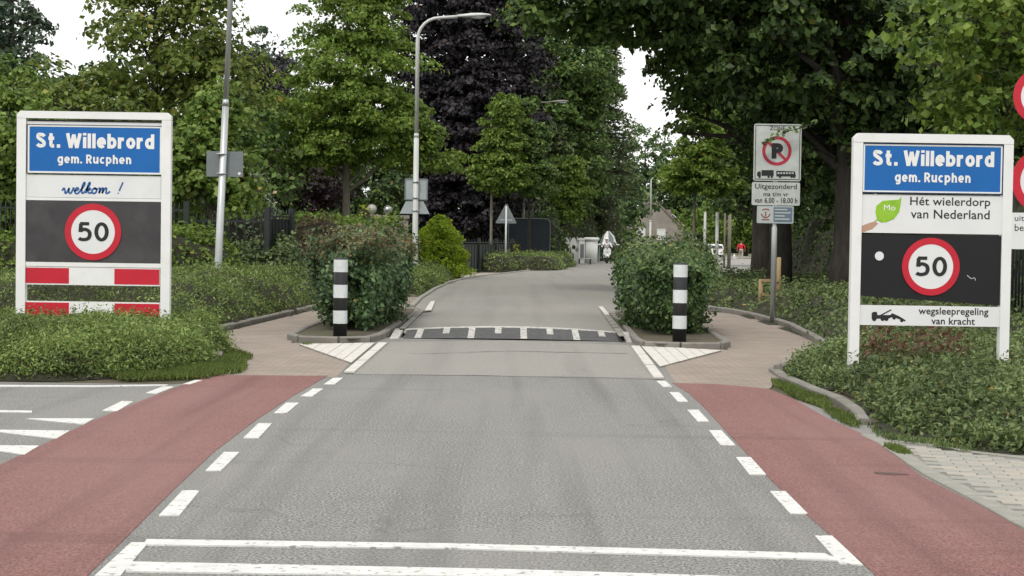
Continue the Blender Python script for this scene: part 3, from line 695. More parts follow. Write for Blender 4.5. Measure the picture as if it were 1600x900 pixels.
def glyphs(s):
    lo, cap, xh = s / 2, 1 - s / 2, .76 - s / 2; cz, rz = (lo + xh) / 2, (xh - lo) / 2
    def arc(cx, c, rx, r, a0, a1, n=22): return [(cx + rx * math.cos(R(a0 + (a1 - a0) * i / n)), c + r * math.sin(R(a0 + (a1 - a0) * i / n))) for i in range(n + 1)]
    def cr(P, k=7):
        P = [Vector(p) for p in P]; Q = []
        for i in range(len(P) - 1):
            p0, p1, p2, p3 = P[max(i - 1, 0)], P[i], P[i + 1], P[min(i + 2, len(P) - 1)]
            for a in range(k):
                t = a / k; Q.append(tuple(.5 * ((2 * p1) + (p2 - p0) * t + (2 * p0 - 5 * p1 + 4 * p2 - p3) * t * t + (3 * p1 - p0 - 3 * p2 + p3) * t ** 3)))
        return Q + [tuple(P[-1])]
    O = arc(.2, cz, .2, rz, 0, 360, 30)
    ar = lambda x, w=.36: cr([(x, .38), (x + w * .2, xh - .05), (x + w * .58, xh), (x + w * .93, xh - .12), (x + w, .42)]) + [(x + w, 0)]
    return {'S': (.5, [cr([(.48, .76), (.40, cap - .03), (.25, cap), (.07, .87), (.06, .68), (.25, .54), (.44, .38), (.45, .19), (.25, lo), (.08, lo + .04), (.0, .24)])]),
            't': (.32, [cr([(.12, .98), (.12, .6), (.12, .25), (.18, lo + .01), (.34, lo)]), [(-.06, xh), (.34, xh)]]),
            '.': (0, [[(0, 0), (0, s)]]),
            'W': (.86, [[(0, 1), (.22, 0)], [(.22, 0), (.43, .92)], [(.43, .92), (.64, 0)], [(.64, 0), (.86, 1)]]),
            'i': (0, [[(0, 0), (0, .76)], [(0, .86), (0, 1.03)]]), 'l': (0, [[(0, 0), (0, 1)]]),
            'e': (.4, [arc(.2, cz, .2, rz, 0, 318), [(.0, cz), (.4 + s * .45, cz)]]),
            'b': (.4, [[(0, 0), (0, 1)], O]), 'd': (.4, [O, [(.4, 0), (.4, 1)]]), 'o': (.4, [O]),
            'r': (.26, [[(0, 0), (0, .76)], cr([(0, .4), (.05, xh - .07), (.16, xh - .01), (.30, xh)])]),
            'g': (.4, [O, cr([(.4, .76), (.4, .3), (.4, -.02), (.34, -.13), (.2, -.17), (.03, -.14)])]),
            'm': (.66, [[(0, 0), (0, .76)], ar(0, .33), ar(.33, .33)]), 'n': (.36, [[(0, 0), (0, .76)], ar(0)]), 'h': (.36, [[(0, 0), (0, 1)], ar(0)]),
            'R': (.42, [[(0, 0), (0, 1)], [(0, cap), (.2, cap)] + arc(.2, (cap + .46) / 2, .2, (cap - .46) / 2, 90, -90, 14) + [(0, .46)], [(.2, .46), (.44, 0)]]),
            'u': (.38, [cr([(0, .76), (0, .5), (0, .25), (.06, lo + .03), (.18, lo), (.32, .2), (.38, .36)]), [(.38, 0), (.38, .76)]]),
            'c': (.34, [arc(.2, cz, .2, rz, 48, 312)]), 'p': (.4, [[(0, -.26), (0, .76)], O]),
            '5': (.44, [[(.42, cap), (.02, cap)], [(.06, cap), (.03, .48)], cr([(.03, .52), (.12, .60), (.24, .62), (.40, .53), (.45, .34), (.38, .15), (.2, lo), (.05, lo + .02), (-.03, .16)])]),
            '0': (.46, [arc(.23, .5, .23, .5 - s / 2, 0, 360, 36)])}
def sign_text(body, name, m, parent, x0, x1, z0, z1, y, s=.2, gap=.10):
    G = glyphs(s); pen = 0; words = [[]]
    for ch in body:
        if ch == ' ': pen += .30; words.append([]); continue
        w_, st = G[ch]
        for ln in st: words[-1].append([(x + pen + s / 2, z) for x, z in ln])
        pen += w_ + s + gap
    W_ = pen - gap; desc = .26 if any(c in 'gp' for c in body) else 0
    sx, sz = (x1 - x0) / W_, (z1 - z0) / (1 + desc); q = 0
    for wd in words:
        b = MB()
        for ln in wd:
            P = [Vector(p) for p in ln]; q += 1; closed = (P[0] - P[-1]).length < 1e-6; vs = []
            for i, p in enumerate(P):
                if closed: a_, c_ = P[i - 1 if i else -2], P[i + 1 if i < len(P) - 1 else 1]
                else: a_, c_ = P[max(i - 1, 0)], P[min(i + 1, len(P) - 1)]
                t = (c_ - a_).normalized(); n_ = Vector((-t.y, t.x)) * s / 2
                for v in (p + n_, p - n_): vs.append((x0 + v.x * sx, y - .00012 * (q % 7), z0 + (v.y + desc) * sz))
            b.add(vs, [(2 * i, 2 * i + 1, 2 * i + 3, 2 * i + 2) for i in range(len(P) - 1)])
        b.build(name, m, parent)
def speed_sign(root, cx, cz, r, y, tx):
    base = MB().disc(cx, cz, r * .79, y - .012, y).build('speed_sign', WHITEO, root)
    MB().disc(cx, cz, r, y - .014, y, 48, r * .775).build('red_ring', REDS, base)
    for ch, a, b_ in (('5', -.54, -.05), ('0', .05, .56)):
        sign_text(ch, 'numeral', INK, base, cx + a * r, cx + b_ * r, cz - .33 * r, cz + .35 * r, y - .0155, s=.17)
def portal(Y, cxpx, label, spec):
    X0 = vp(cxpx, 400, Y)[0]; f = rect_fn(Y, X0)
    root = thing('town_sign', (X0, Y, 0), label, 'town sign', 'white town entrance sign frames')
    x0, x1, za, zb = f(*spec['outer'])
    lw = spec['leg']
    for s_, (a, c) in enumerate(((x0, x0 + lw), (x1 - lw, x1))):
        MB().box(a, c, -.055, .055, -.05, zb - .10).build('post', WHITE, root)
    ch = .05
    MB().prism([(x0, zb - .098), (x1, zb - .098), (x1, zb - ch), (x1 - ch, zb), (x0 + ch, zb), (x0, zb - ch)], -.058, .058).build('top_rail', WHITE, root)
    return root, f
# right portal
rt, f = portal(18.4, 1452, 'white framed blue town sign on the right, with green leaf and tow truck', dict(outer=(1329, 1578, 210, 566), leg=.106))
x0, x1, z0, z1 = f(1346, 1566, 225, 303)
bp_ = MB().box(x0, x1, -.035, .0, z0, z1).build('place_name_panel', BLUE, rt)
b = MB(); border(b, x0 - .004, x1 + .004, z0 - .004, z1 + .004, .010, -.046, -.0345); b.build('dark_edge', INK, bp_)
b = MB(); border(b, x0 + .012, x1 - .012, z0 + .012, z1 - .012, .016, -.0385, -.0345); b.build('white_border', WHITE, bp_)
a = f(1362, 1552, 236, 260); sign_text('St. Willebrord', 'lettering', WHITE, bp_, a[0], a[1], a[2], a[3], -.0385, s=.235, gap=.085)
a = f(1397, 1515, 270, 289); sign_text('gem. Rucphen', 'lettering', WHITE, bp_, a[0], a[1], a[2], a[3], -.0385, s=.20, gap=.13)
x0, x1, z0, z1 = f(1344, 1566, 305, 365)
wp = MB().box(x0, x1, -.032, 0, z0, z1).build('slogan_panel', WHITEO, rt)
a = f(1421, 1546, 308.5, 325.5); text_obj('Hét wielerdorp', 'lettering', INK, wp, a[0], a[1], a[2], a[3], -.0345, bold=.008)
a = f(1422, 1545, 328, 342); text_obj('van Nederland', 'lettering', INK, wp, a[0], a[1], a[2], a[3], -.0345, bold=.008)
a = f(1367, 1407, 309, 349)
cx, cz = (a[0] + a[1]) / 2, (a[2] + a[3]) / 2; rr_ = (a[1] - a[0]) / 2
outl = [(cx - .85 * rr_, cz - .75 * rr_), (cx - 1.0 * rr_, cz - .2 * rr_), (cx - .95 * rr_, cz + .35 * rr_), (cx - .45 * rr_, cz + .75 * rr_), (cx + .2 * rr_, cz + .82 * rr_), (cx + .75 * rr_, cz + .85 * rr_), (cx + 1.0 * rr_, cz + 1.1 * rr_),
        (cx + .95 * rr_, cz + .5 * rr_), (cx + .85 * rr_, cz - .1 * rr_), (cx + .45 * rr_, cz - .65 * rr_), (cx - .1 * rr_, cz - .9 * rr_), (cx - .55 * rr_, cz - .95 * rr_)]
lf = MB().prism(outl, -.0345, -.031).build('leaf_print', LEAFPR, wp)
strokes('leaf_veins', mat('vein', (.42, .62, .10), None, 3, .6), wp, [[(cx - .8 * rr_, cz - .8 * rr_), (cx, cz - .05 * rr_), (cx + .9 * rr_, cz + .9 * rr_)], [(cx - .3 * rr_, cz - .35 * rr_), (cx - .5 * rr_, cz + .3 * rr_)], [(cx, cz - .05 * rr_), (cx - .1 * rr_, cz + .6 * rr_)], [(cx - .2 * rr_, cz - .25 * rr_), (cx + .4 * rr_, cz - .4 * rr_)], [(cx + .2 * rr_, cz + .15 * rr_), (cx + .7 * rr_, cz + .1 * rr_)]], .006, -.0355)
a = f(1380, 1398, 320, 329); text_obj('Mo', 'leaf_lettering', WHITE, wp, a[0], a[1], a[2], a[3], -.036, bold=.0)
hd = [f(px, px + 1, py, py + 1) for px, py in ((1345, 352), (1358, 347), (1366, 345), (1371, 348), (1366, 353), (1362, 357), (1355, 359), (1345, 363))]
MB().prism([(q[0], q[2]) for q in hd], -.0347, -.031).build('hand_print', SKIN, wp)
st_ = [f(px, px, py, py) for px, py in ((1366, 346), (1372, 341))]
strokes('leaf_stalk', LEAFPR, wp, [[(st_[0][0], st_[0][2]), (st_[1][0], st_[1][2])]], .012, -.0352)
x0, x1, z0, z1 = f(1343, 1564, 367, 476)
kp = MB().prism([(x0, z0 + .09), (x1, z0), (x1, z1), (x0, z1)], -.03, 0).build('black_panel', BLACKS, rt)
a = f(1453 - 45, 1453 + 45, 416.5 - 45, 416.5 + 45); speed_sign(rt, (a[0] + a[1]) / 2, (a[2] + a[3]) / 2, (a[1] - a[0]) / 2, -.03, '50')
a = f(1366, 1380, 393, 407); MB().disc((a[0] + a[1]) / 2, (a[2] + a[3]) / 2, (a[1] - a[0]) / 2, -.034, -.03, 20).build('white_sticker', WHITEO, kp)
s1 = [f(px, px, py, py) for px, py in ((1510, 430), (1516, 435), (1521, 434), (1523, 438))]
strokes('scratch', SIGNW, kp, [[(q[0], q[2]) for q in s1]], .008, -.033)
x0, x1, z0, z1 = f(1342, 1562, 478, 509)
tp = MB().box(x0, x1, -.032, 0, z0, z1).build('tow_away_plate', WHITEO, rt)
a = f(1434, 1543, 480.5, 495); text_obj('wegsleepregeling', 'lettering', INK, tp, a[0], a[1], a[2], a[3], -.0345, bold=.014)
a = f(1454, 1522, 496, 507); text_obj('van kracht', 'lettering', INK, tp, a[0], a[1], a[2], a[3], -.0345, bold=.014)
def q_(pts): return [(lambda r: (r[0], r[2]))(f(px, px, py, py)) for px, py in pts]
b = MB()
for pts in ([(1361, 498), (1361, 489), (1364, 487), (1369, 487), (1370, 492), (1390, 492), (1390, 497)], [(1374, 492), (1391, 483), (1392, 484.5), (1378, 492)], [(1388, 494), (1393, 489), (1404, 494), (1414, 500), (1413, 502), (1400, 497), (1390, 495.5)]):
    b.prism(q_(pts), -.0345, -.031)
for px, py, pr in ((1365, 498, 3.4), (1378, 498, 3.2), (1384, 498, 3.2), (1396, 496.5, 2.6), (1408, 500.5, 2.6)):
    c = q_([(px, py)])[0]; b.disc(c[0], c[1], pr / 141, -.035, -.031, 14)
b.build('tow_truck_print', INK, tp)
# left portal
lt, f = portal(22.7, 146, 'white framed blue town sign on the left, with welkom script and red-white boards', dict(outer=(27, 267, 175, 540), leg=.125))
x0, x1, z0, z1 = f(44, 254, 196, 272)
MB().box(*[f(44, 254, 188.5, 192)[i] for i in (0, 1)], -.02, .02, *[f(44, 254, 188.5, 190.5)[i] for i in (2, 3)]).build('slot', INK, lt)
MB().box(x0 - .03, x1 + .03, -.02, .02, *[f(44, 254, 191, 196)[i] for i in (2, 3)]).build('rail', WHITE, lt)
bp_ = MB().box(x0, x1, -.035, .0, z0, z1).build('place_name_panel', BLUE, lt)
b = MB(); border(b, x0 - .004, x1 + .004, z0 - .004, z1 + .004, .006, -.046, -.0345); b.build('dark_edge', INK, bp_)
b = MB(); border(b, x0 + .004, x1 - .004, z0 + .004, z1 - .004, .024, -.0385, -.0345); b.build('white_border', WHITE, bp_)
a = f(57, 242, 209, 232); sign_text('St. Willebrord', 'lettering', WHITE, bp_, a[0], a[1], a[2], a[3], -.0385, s=.235, gap=.085)
a = f(91, 206, 242, 259.5); sign_text('gem. Rucphen', 'lettering', WHITE, bp_, a[0], a[1], a[2], a[3], -.0385, s=.20, gap=.13)
x0, x1, z0, z1 = f(41, 252, 274, 309)
wp = MB().box(x0, x1, -.030, 0, z0, z1).build('welcome_panel', WHITEO, lt)
def wk(pts): return [(lambda r: (r[0], r[2]))(f(px, px, py, py)) for px, py in pts]
def sc(pts, ox, oy=0): return wk([(ox + x, 303 - y + oy) for x, y in pts])
script = [sc([(0, 5), (3, 9), (4.5, 5), (5, 1), (8, 3), (11, 9), (10.5, 3), (13, 1), (16, 5), (17.5, 9), (19, 8)], 98),       # w
          sc([(-1, 5), (4, 5.5), (6.5, 8), (4, 9.5), (1, 5), (2, 1), (6, 1), (10, 6)], 117),                                     # e
          sc([(0, 6), (6, 14), (6, 18), (3, 13), (1.5, 4), (3, 1), (7, 4)], 127),                                                # l
          sc([(-1, 5), (6, 14), (6, 18), (3, 12), (0, 1)], 135), sc([(1.5, 5), (6, 9), (6.5, 6.5), (3, 5), (5.5, 1), (9, 2.5)], 135),  # k
          sc([(4, 9), (0, 6), (.5, 1.5), (4, 1), (7, 5), (5, 9), (3.5, 8), (9, 7.5)], 145),                                      # o
          sc([(0, 8), (2, 9), (1.5, 5), (.5, 1), (4, 7.5), (7, 9), (6.5, 5), (5.5, 1), (9, 7.5), (12, 9), (12, 5), (11.5, 1.5), (14, 1), (18, 4)], 155),   # m
          sc([(0, 4.5), (6, 18)], 187), sc([(-1.6, 1.8), (-1.0, .4)], 187)]
strokes('script_lettering', INKB, wp, script[:-2], .024, -.0325); strokes('exclamation_mark', INKB, wp, script[-2:], .021, -.0325)
MB().box(x0 - .02, x1 + .02, -.034, .02, *[f(41, 252, 309.5, 314)[i] for i in (2, 3)]).build('rail', WHITE, lt)
x0, x1, z0, z1 = f(40, 251, 314, 410)
MB().box(x0, x1, -.03, 0, z0, z1).build('dark_panel', GREYBK, lt)
a = f(146.5 - 44, 146.5 + 44, 362.5 - 44, 362.5 + 44); speed_sign(lt, (a[0] + a[1]) / 2, (a[2] + a[3]) / 2, (a[1] - a[0]) / 2, -.03, '50')
MB().box(x0 - .02, x1 + .02, -.034, .02, *[f(40, 251, 410.5, 417)[i] for i in (2, 3)]).build('rail', WHITE, lt)
for ya, yb in ((418, 445), (472, 499)):
    x0, x1, z0, z1 = f(38, 250, ya, yb)
    bd = MB().box(x0, x1, -.026, 0, z0 - .006, z1 + .006).build('barrier_board', WHITE, lt)
    for k, (ua, ub) in enumerate(((0, .335), (.665, 1))):
        MB().box(x0 + (x1 - x0) * ua + .004, x0 + (x1 - x0) * ub - .004, -.0285, -.02, z0 + .012, z1 - .012).build('red_stripe', REDS, bd)

# ================================================================ BOLLARDS
def bollard(loc, label, r=.106, H=1.205):
    root = thing('bollard', loc, label, 'bollard', 'black and white traffic bollards')
    MB().tube([(0, 0, -.05), (0, 0, H * .992), (0, 0, H)], [r, r, r * .93], 24).build('post', BLACKS2, root)
    for z0, z1 in ((.20, .40), (.595, .795), (.99, 1.18)):
        b = MB(); n = 24; vs = []
        for z in (z0, z1): vs += [((r + .004) * math.cos(2 * math.pi * i / n), (r + .004) * math.sin(2 * math.pi * i / n), z) for i in range(n)]
        b.add(vs, [(i, (i + 1) % n, n + (i + 1) % n, n + i) for i in range(n)], True).build('white_band', BANDW, root)
    MB().tube([(0, 0, H - .005), (0, 0, H + .006)], [r * .9, r * .85], 20).build('cap', BLACKS2, root)
    return root
BLACKS2 = mat('bollard_black', (.028, .029, .031), (.02, .021, .022), 6, .5, .2, 40)
BANDW = mat('bollard_band', (.66, .69, .69), (.54, .57, .57), 8, .35)
b0 = bollard((vp(531.5, 500, 25.55)[0], 25.55, .07), 'black and white banded bollard in front of the left island bush')
b1 = copy_tree(b0); b1.location = (vp(1062, 500, 25.5)[0], 25.5, .07); b1['label'] = 'black and white banded bollard in front of the right island bush'
for o in b1.children: o.name = o.name

# ================================================================ HEDGES AND BUSHES
J = dict(spiky=.45, wide=.38)
hedge('juniper_hedge', [(-9, 17.95), (-5.3, 17.95), (-4.55, 18.15), (-3.95, 18.9), (-3.72, 20.2), (-3.75, 21.6), (-4.1, 23.4), (-4.9, 25.2), (-9, 25.2)], .41, .046, 125000, L_JUN,
      'low feathery juniper hedge at the foot of the left town sign', 'hedge', edge=.55, amp=.14, bs=3.5, clip=lambda x, y: (x > -7.2) & (y < 24.5), **J)
hedge('low_hedge', [(-10.5, 26.4), (-5.0, 26.9), (-4.85, 30), (-4.5, 36), (-3.9, 43), (-3.6, 47), (-10.5, 47)], .80, .06, 80000, L_JUN,
      'long low hedge behind the left town sign, running along the curving cycle path', 'hedge', edge=.9, amp=.10, bs=2.2, clip=lambda x, y: (x > -9.2), **J)
hedge('low_hedge', [(-4.0, 48.5), (-2.7, 48.2), (-2.45, 53), (-2.35, 58), (-2.3, 62), (-3.2, 64), (-5.2, 60), (-5.2, 50)], .58, .08, 20000, L_JUN,
      'rounded low hedge on the verge under the street lamp with two grey plates', 'hedge', edge=.7, amp=.1, **J)
def bush(name, c, r, n, leaf, lm, tipm, label, tipz, seed, taper=.12):
    root = thing(name, (c[0], c[1], c[2]), label, 'bush', 'bushes on the traffic islands'); r0 = np.random.default_rng(seed)
    ks = [(norm(r0.normal(0, 1, (1, 3)))[0] * f, r0.uniform(0, 6.28), .6 ** i) for i, f in enumerate((3, 6, 10, 17)) for _ in range(5)]
    def surf(d, w_=1.0):
        e = 4.6; k = (np.abs(d) ** e).sum(1) ** (-1 / e); p = d * k[:, None]
        q = sum(a * np.sin((p * [1, 2.6, 1]) @ f + o) for f, o, a in ks) * .055
        p = p * (1 + q * w_)[:, None]
        p[:, :2] *= (1 + taper * p[:, 2])[:, None]
        return p * np.array(r) + np.array([0, 0, r[2]])
    d = norm(r0.normal(0, 1, (n, 3)) * [1, 1, 1]); d = d[d[:, 2] > -.85]
    p = surf(d); dep = r0.exponential(.085, len(d)); out = r0.uniform(0, 1, len(d)) < .09
    dep[out] = -r0.uniform(.02, .24, out.sum())
    cen = np.array([0, 0, r[2]]); v = norm((p - cen) * [1, .3, 1]); P = p - v * dep[:, None] + r0.normal(0, .02, p.shape)
    P[:, 2] = np.maximum(P[:, 2], .03); N = v + [0, 0, .35]
    pr = np.clip((P[:, 2] - tipz) / .35, 0, 1); top = r0.uniform(0, 1, len(P)) < pr * .65
    tag(leaves_mesh('foliage', P[~top], N[~top], leaf, lm, root, .62, jit=.75), kind='stuff')
    tag(leaves_mesh('young_shoots', P[top], N[top], leaf * .9, tipm, root, .5, .2, jit=.75), kind='stuff')
    b = MB(); b.ball((0, 0, r[2]), (r[0] * .82, r[1] * .9, r[2] * .86), 20, 12); b.build('shade_core', INNER, root)  # dark ball painted as the shaded inside of the bush
    b = MB()
    for k in range(40):
        a = r0.uniform(0, 6.28); q = r0.uniform(.2, .8); x, y = math.cos(a) * r[0] * q, math.sin(a) * r[1] * q
        b.tube([(x * .7, y * .9, -.02), (x, y, .35), (x * 1.15, y * 1.05, .9)], [.014, .010, .005], 5, False)
    tag(b.build('stems', BARKD, root), kind='stuff')
    return root
bush('rose_bush', (-2.68, 30.2, .085), (.60, 3.1, .73), 60000, .075, L_ROSE, L_ROSET, 'dense island bush with reddish brown young shoots on top, left of the road', 1.05, 21, .16)
bush('rose_bush', (2.72, 30.3, .085), (.60, 3.3, .68), 60000, .075, L_ROSE2, L_COVER, 'dense green island bush behind the right bollard', 1.0, 22, .16)
hedge('low_hedge', [(3.42, 20.6), (3.48, 17.6), (3.48, 15.6), (3.3, 14.3), (3.62, 13.1), (4.3, 12.75), (9, 12.3), (9, 24.6), (5.0, 24.9), (4.35, 22.9)], .27, .056, 95000, L_COVER,
      'spreading dark green hedge around the feet of the right town sign', 'hedge', edge=.6, amp=.2, bs=3.2, clip=lambda x, y: (x < .34 * y + .9), spiky=.35, wide=.45)
hedge('groundcover', [(5.05, 26), (5.5, 32), (5.25, 37), (4.6, 41), (5.0, 50), (6.6, 60), (14, 60), (14, 25.5), (9, 25)], .44, .09, 42000, L_COVER,
      'shrubby ground cover between the cycle path and the big trees', 'ground cover', edge=.9, amp=.3, bs=1.8, clip=lambda x, y: (x < .34 * y + .9), kind='stuff', spiky=.3, wide=.5)
hedge('dry_shrub', [(3.95, 18.9), (5.1, 18.7), (5.3, 19.6), (4.2, 19.9)], .62, .065, 1500, L_DRY, 'patch of dry brown shoots below the tow truck plate', 'shrub', edge=.5, amp=.5, bs=6, fuzz=2, core=False)
# clipped box hedges further on
for (xa, xb, ya, yb, H, lab) in ((705, 797, 80, 86, .86, 'rounded clipped box hedge beside the triangular sign, nearest of three'), (797, 872, 83, 92, .82, 'rounded clipped box hedge right of the lamp post, middle of three'), (850, 893, 93, 104, .80, 'small clipped box hedge nearest the white fence')):
    p = [(vp(xa, 400, ya)[0], ya), (vp(xb, 400, ya)[0], ya), (vp(xb, 400, ya)[0] + .3, yb), (vp(xa, 400, ya)[0] + .3, yb)]
    hedge('box_hedge', smooth_closed(p, 3), H, .09, 5200, L_JUN, lab, 'hedge', 'clipped box hedges along the verge', edge=.55, amp=.06, bs=3)
# garden hedges on the left
hedge('garden_hedge', [(-12, 35.4), (-6.3, 36.2), (-6.1, 38.0), (-12, 38.0)], 1.45, .10, 14000, L_YOUNG, 'leafy green hedge in front of the dark railings, left', 'hedge', edge=.3, amp=.12, power=.35)
hedge('garden_hedge', [(-6.6, 38.2), (-5.1, 38.4), (-5.0, 40), (-6.6, 40)], 1.35, .10, 7500, L_COVER, 'dark green hedge below the railing gate, right part', 'hedge', edge=.3, amp=.14, power=.35)
hedge('garden_hedge', [(-8.5, 52), (-3.7, 53.5), (-3.4, 56), (-8.5, 56)], 2.1, .11, 14000, L_LIME, 'bright topped clipped hedge in front of the garden globes', 'hedge', edge=.35, amp=.05, power=.4)
hedge('copper_hedge', [(-6.6, 47.6), (-3.95, 48.2), (-4.0, 50), (-6.6, 50)], 1.55, .10, 6500, L_BEECH, 'reddish copper hedge just behind the left island bush', 'hedge', edge=.35, amp=.22)
hedge('pale_shrub', [(-8.2, 43.6), (-5.9, 43.6), (-5.9, 46), (-8.2, 46)], 2.8, .12, 6500, L_PALE, 'pale green variegated shrub behind the railing gate', 'shrub', edge=.9, amp=.2)
hedge('yellow_shrub', [(vp(548, 350, 57)[0], 56.6), (vp(606, 350, 57)[0], 56.6), (vp(606, 350, 57)[0], 57.6), (vp(548, 350, 57)[0], 57.6)], 2.32, .09, 2200, L_YELL, 'strip of yellow foliage under the garden globes', 'shrub', edge=.5, amp=.2)
hedge('yellow_shrub', [(vp(790, 380, 91)[0], 90.6), (vp(815, 380, 91)[0], 90.6), (vp(815, 380, 91)[0], 91.8), (vp(790, 380, 91)[0], 91.8)], 1.5, .12, 900, L_YELL, 'small yellow shrub before the navy board', 'shrub', edge=.5, amp=.2)
for (px, Y, w_, H, lab) in ((686, 66, 1.15, 2.35, 'tall golden green conifer behind the lamp post'), (657, 64, .32, 1.6, 'small golden green conifer at the foot of the lamp post')):
    X = vp(px, 380, Y)[0]
    n = 9000 if w_ > .5 else 2500
    root = thing('golden_conifer', (X, Y, 0), lab, 'conifer')
    t = rng.uniform(0, 1, n) ** .9; a = rng.uniform(0, 6.283, n); rr2 = w_ * (1 - t ** 2.0) ** .7 * (1 + .10 * np.sin(a * 5 + t * 9) + .12 * np.sin(a * 2 + t * 21)) * rng.uniform(.8, 1.05, n)
    P = np.stack([rr2 * np.cos(a), rr2 * np.sin(a), .1 + t * H], 1); N = np.stack([np.cos(a), np.sin(a), 1.0 * np.ones(n)], 1)
    tag(leaves_mesh('crown', P + rng.normal(0, .05, P.shape), N, .12, L_GOLD, root, .5, .1), kind='stuff')
    MB().tube([(0, 0, 0), (0, 0, H * .95)], [w_ * .8, .04], 10).build('trunk', INNER, root)  # fat dark cone, toned as the shade inside the crown

# bright grass by the kerb and tufts
def grass(name, poly, n, h, label, z=0.0, m=L_GRASS, rag=.09):
    P = np.array(poly); x = rng.uniform(P[:, 0].min(), P[:, 0].max(), n * 4); y = rng.uniform(P[:, 1].min(), P[:, 1].max(), n * 4)
    nq = pseudo(int(n), 3.5); d = polydist(poly, x, y) - rag * .5 + rag * nq(x, y); k = (d > 0) & (rng.uniform(0, .16, n * 4) < d + .02); x, y = x[k][:n], y[k][:n]
    c = P.mean(0); Pp = np.stack([x - c[0], y - c[1], np.full(len(x), h * .45)], 1)
    N = np.tile([0, 0, 1.], (len(x), 1))
    o = leaves_mesh(name, Pp, N, h, m, None, .16, .75, loc=(c[0], c[1], z), jit=.35); tag(o, label, 'grass', kind='stuff'); return o
grass('grass', [gp(195, 597), gp(330, 594), gp(383, 582), gp(392, 560), gp(360, 546), gp(300, 565), (-4.5, 18.4)], 12000, .085, 'bright green grass tongue between juniper hedge and red cycle lane', rag=.03)
grass('grass', [gp(1203, 594), gp(1245, 606), gp(1290, 624), gp(1342, 660), gp(1352, 680), gp(1300, 656), gp(1238, 622), gp(1203, 606)], 4500, .06, 'bright grass growing between the red lane and the kerb stones', rag=.03)
grass('grass', [gp(1352, 676), gp(1380, 686), gp(1420, 712), gp(1416, 718), gp(1385, 702), gp(1350, 680)], 700, .045, 'weeds along the gutter strip by the grey pavers')
grass('grass', [gp(640, 462), gp(690, 452), gp(724, 440), (-2.15, 58), (-2.4, 58), (-2.45, 46)], 5000, .10, 'rough grass between the low hedge and the raised road', m=L_COVER)
grass('grass', [gp(1348, 660), gp(1372, 672), gp(1410, 684), gp(1470, 694), gp(1530, 706), gp(1520, 712), gp(1440, 697), gp(1384, 690), gp(1352, 678)], 1500, .06, 'thin weedy grass between the right hedge and the grey pavers', rag=.03, m=L_COVER)
grass('grass', [gp(468, 542), gp(490, 541), gp(480, 533), gp(462, 534)], 260, .05, 'weeds at the corner of the left island kerb')

# ================================================================ TREES
tree('garden_tree', 'open olive green tree with bare inner branches above the left town sign', 'tree', (-9.9, 46, 0), .17, 3.4,
     [(-9.5, 46, 7.0, 2.2, 2.2, 1.9), (-8.3, 45.6, 5.7, 1.7, 1.8, 1.3), (-11.6, 46, 5.0, 2.2, 2, 1.5), (-9.7, 46, 9.2, 1.9, 2.0, 1.6)], 19000, .16, L_OLIVE, BARKD, clump=.62, shell=1.8, limbs=34)
tree('garden_tree', 'grey green tree at the far upper left corner', 'tree', (-20, 66, 0), .3, 4, [(-21.2, 66, 9.8, 2.7, 3, 3.6), (-22, 66, 6.5, 4.0, 3, 3.2)], 17000, .22, L_BLUEG, BARKD, clump=.7)
tree('vine_tree', 'large leaved lime green shrub tree between the left town sign and the tall pole', 'tree', (-7.55, 41.5, 0), .09, 1.2,
     [(-7.6, 41.5, 3.6, 1.05, .9, 1.25), (-8.3, 41.5, 3.0, 1.0, .9, 1.2), (-7.0, 41.5, 2.9, .7, .8, .9), (-7.4, 41.5, 4.7, .8, .7, .7)], 9500, .145, L_LIME, BARK, clump=.42, wide=.85, shell=1.6)
tree('vine_tree', 'lime green shrub tree at the left picture edge', 'tree', (-12.4, 41, 0), .10, 1.2,
     [(-12.2, 41, 4.0, 1.2, 1.0, 1.5), (-12.8, 41, 2.6, 1.2, 1, 1.6)], 9500, .135, L_LIME, BARK, clump=.42, wide=.85, shell=1.6)
tree('broad_tree', 'dark green tree behind the left town sign', 'tree', (-13.5, 58, 0), .22, 2, [(-13.5, 58, 4.8, 4.2, 3, 3.0), (-9.8, 58, 4.2, 2.6, 2.4, 2.8), (-16.5, 58, 4.4, 3.5, 3, 3.5)], 24000, .20, L_MID, BARKD, clump=.6)
tree('garden_tree', 'fresh green conical maple left of the street lamp', 'tree', (vp(541, 350, 60)[0], 60, 0), .16, 3.2,
     [(-6.05, 60, 5.6, 3.0, 2.7, 1.7), (-5.9, 60, 7.6, 2.45, 2.3, 2.0), (-5.85, 60, 9.6, 1.95, 1.9, 2.0), (-6.9, 60, 4.9, 1.9, 1.8, 1.2), (-5.0, 60, 10.9, 1.2, 1.3, 1.2), (-3.9, 60, 5.6, 1.2, 1.1, 1.3), (-2.9, 60, 4.6, 1.05, .9, .8), (-4.2, 60, 4.3, .8, .8, .6)],
     66000, .14, L_MAIN, BARKL, clump=.55, shell=2.4, limbs=22, flat=.95)
tree('purple_tree', 'dark purple shrub tree behind the railing gate', 'tree', (-8.8, 65, 0), .12, 1.2, [(-8.8, 65, 4.0, 1.6, 1.2, 1.4), (-7.6, 65, 3.5, 1.2, 1.0, 1.2), (-10.0, 65, 3.3, 1.3, 1.1, 1.3)], 16000, .14, L_PURPLE, BARKD, clump=.42)
tree('broad_tree', 'distant blue green tree left of the conical maple', 'tree', (vp(395, 300, 112)[0], 112, 0), .35, 4, [(-17.2, 112, 11.0, 3.4, 3, 4.2), (-16, 112, 6, 5.5, 3, 5)], 16000, .30, L_BLUEG, BARKD, clump=.9)
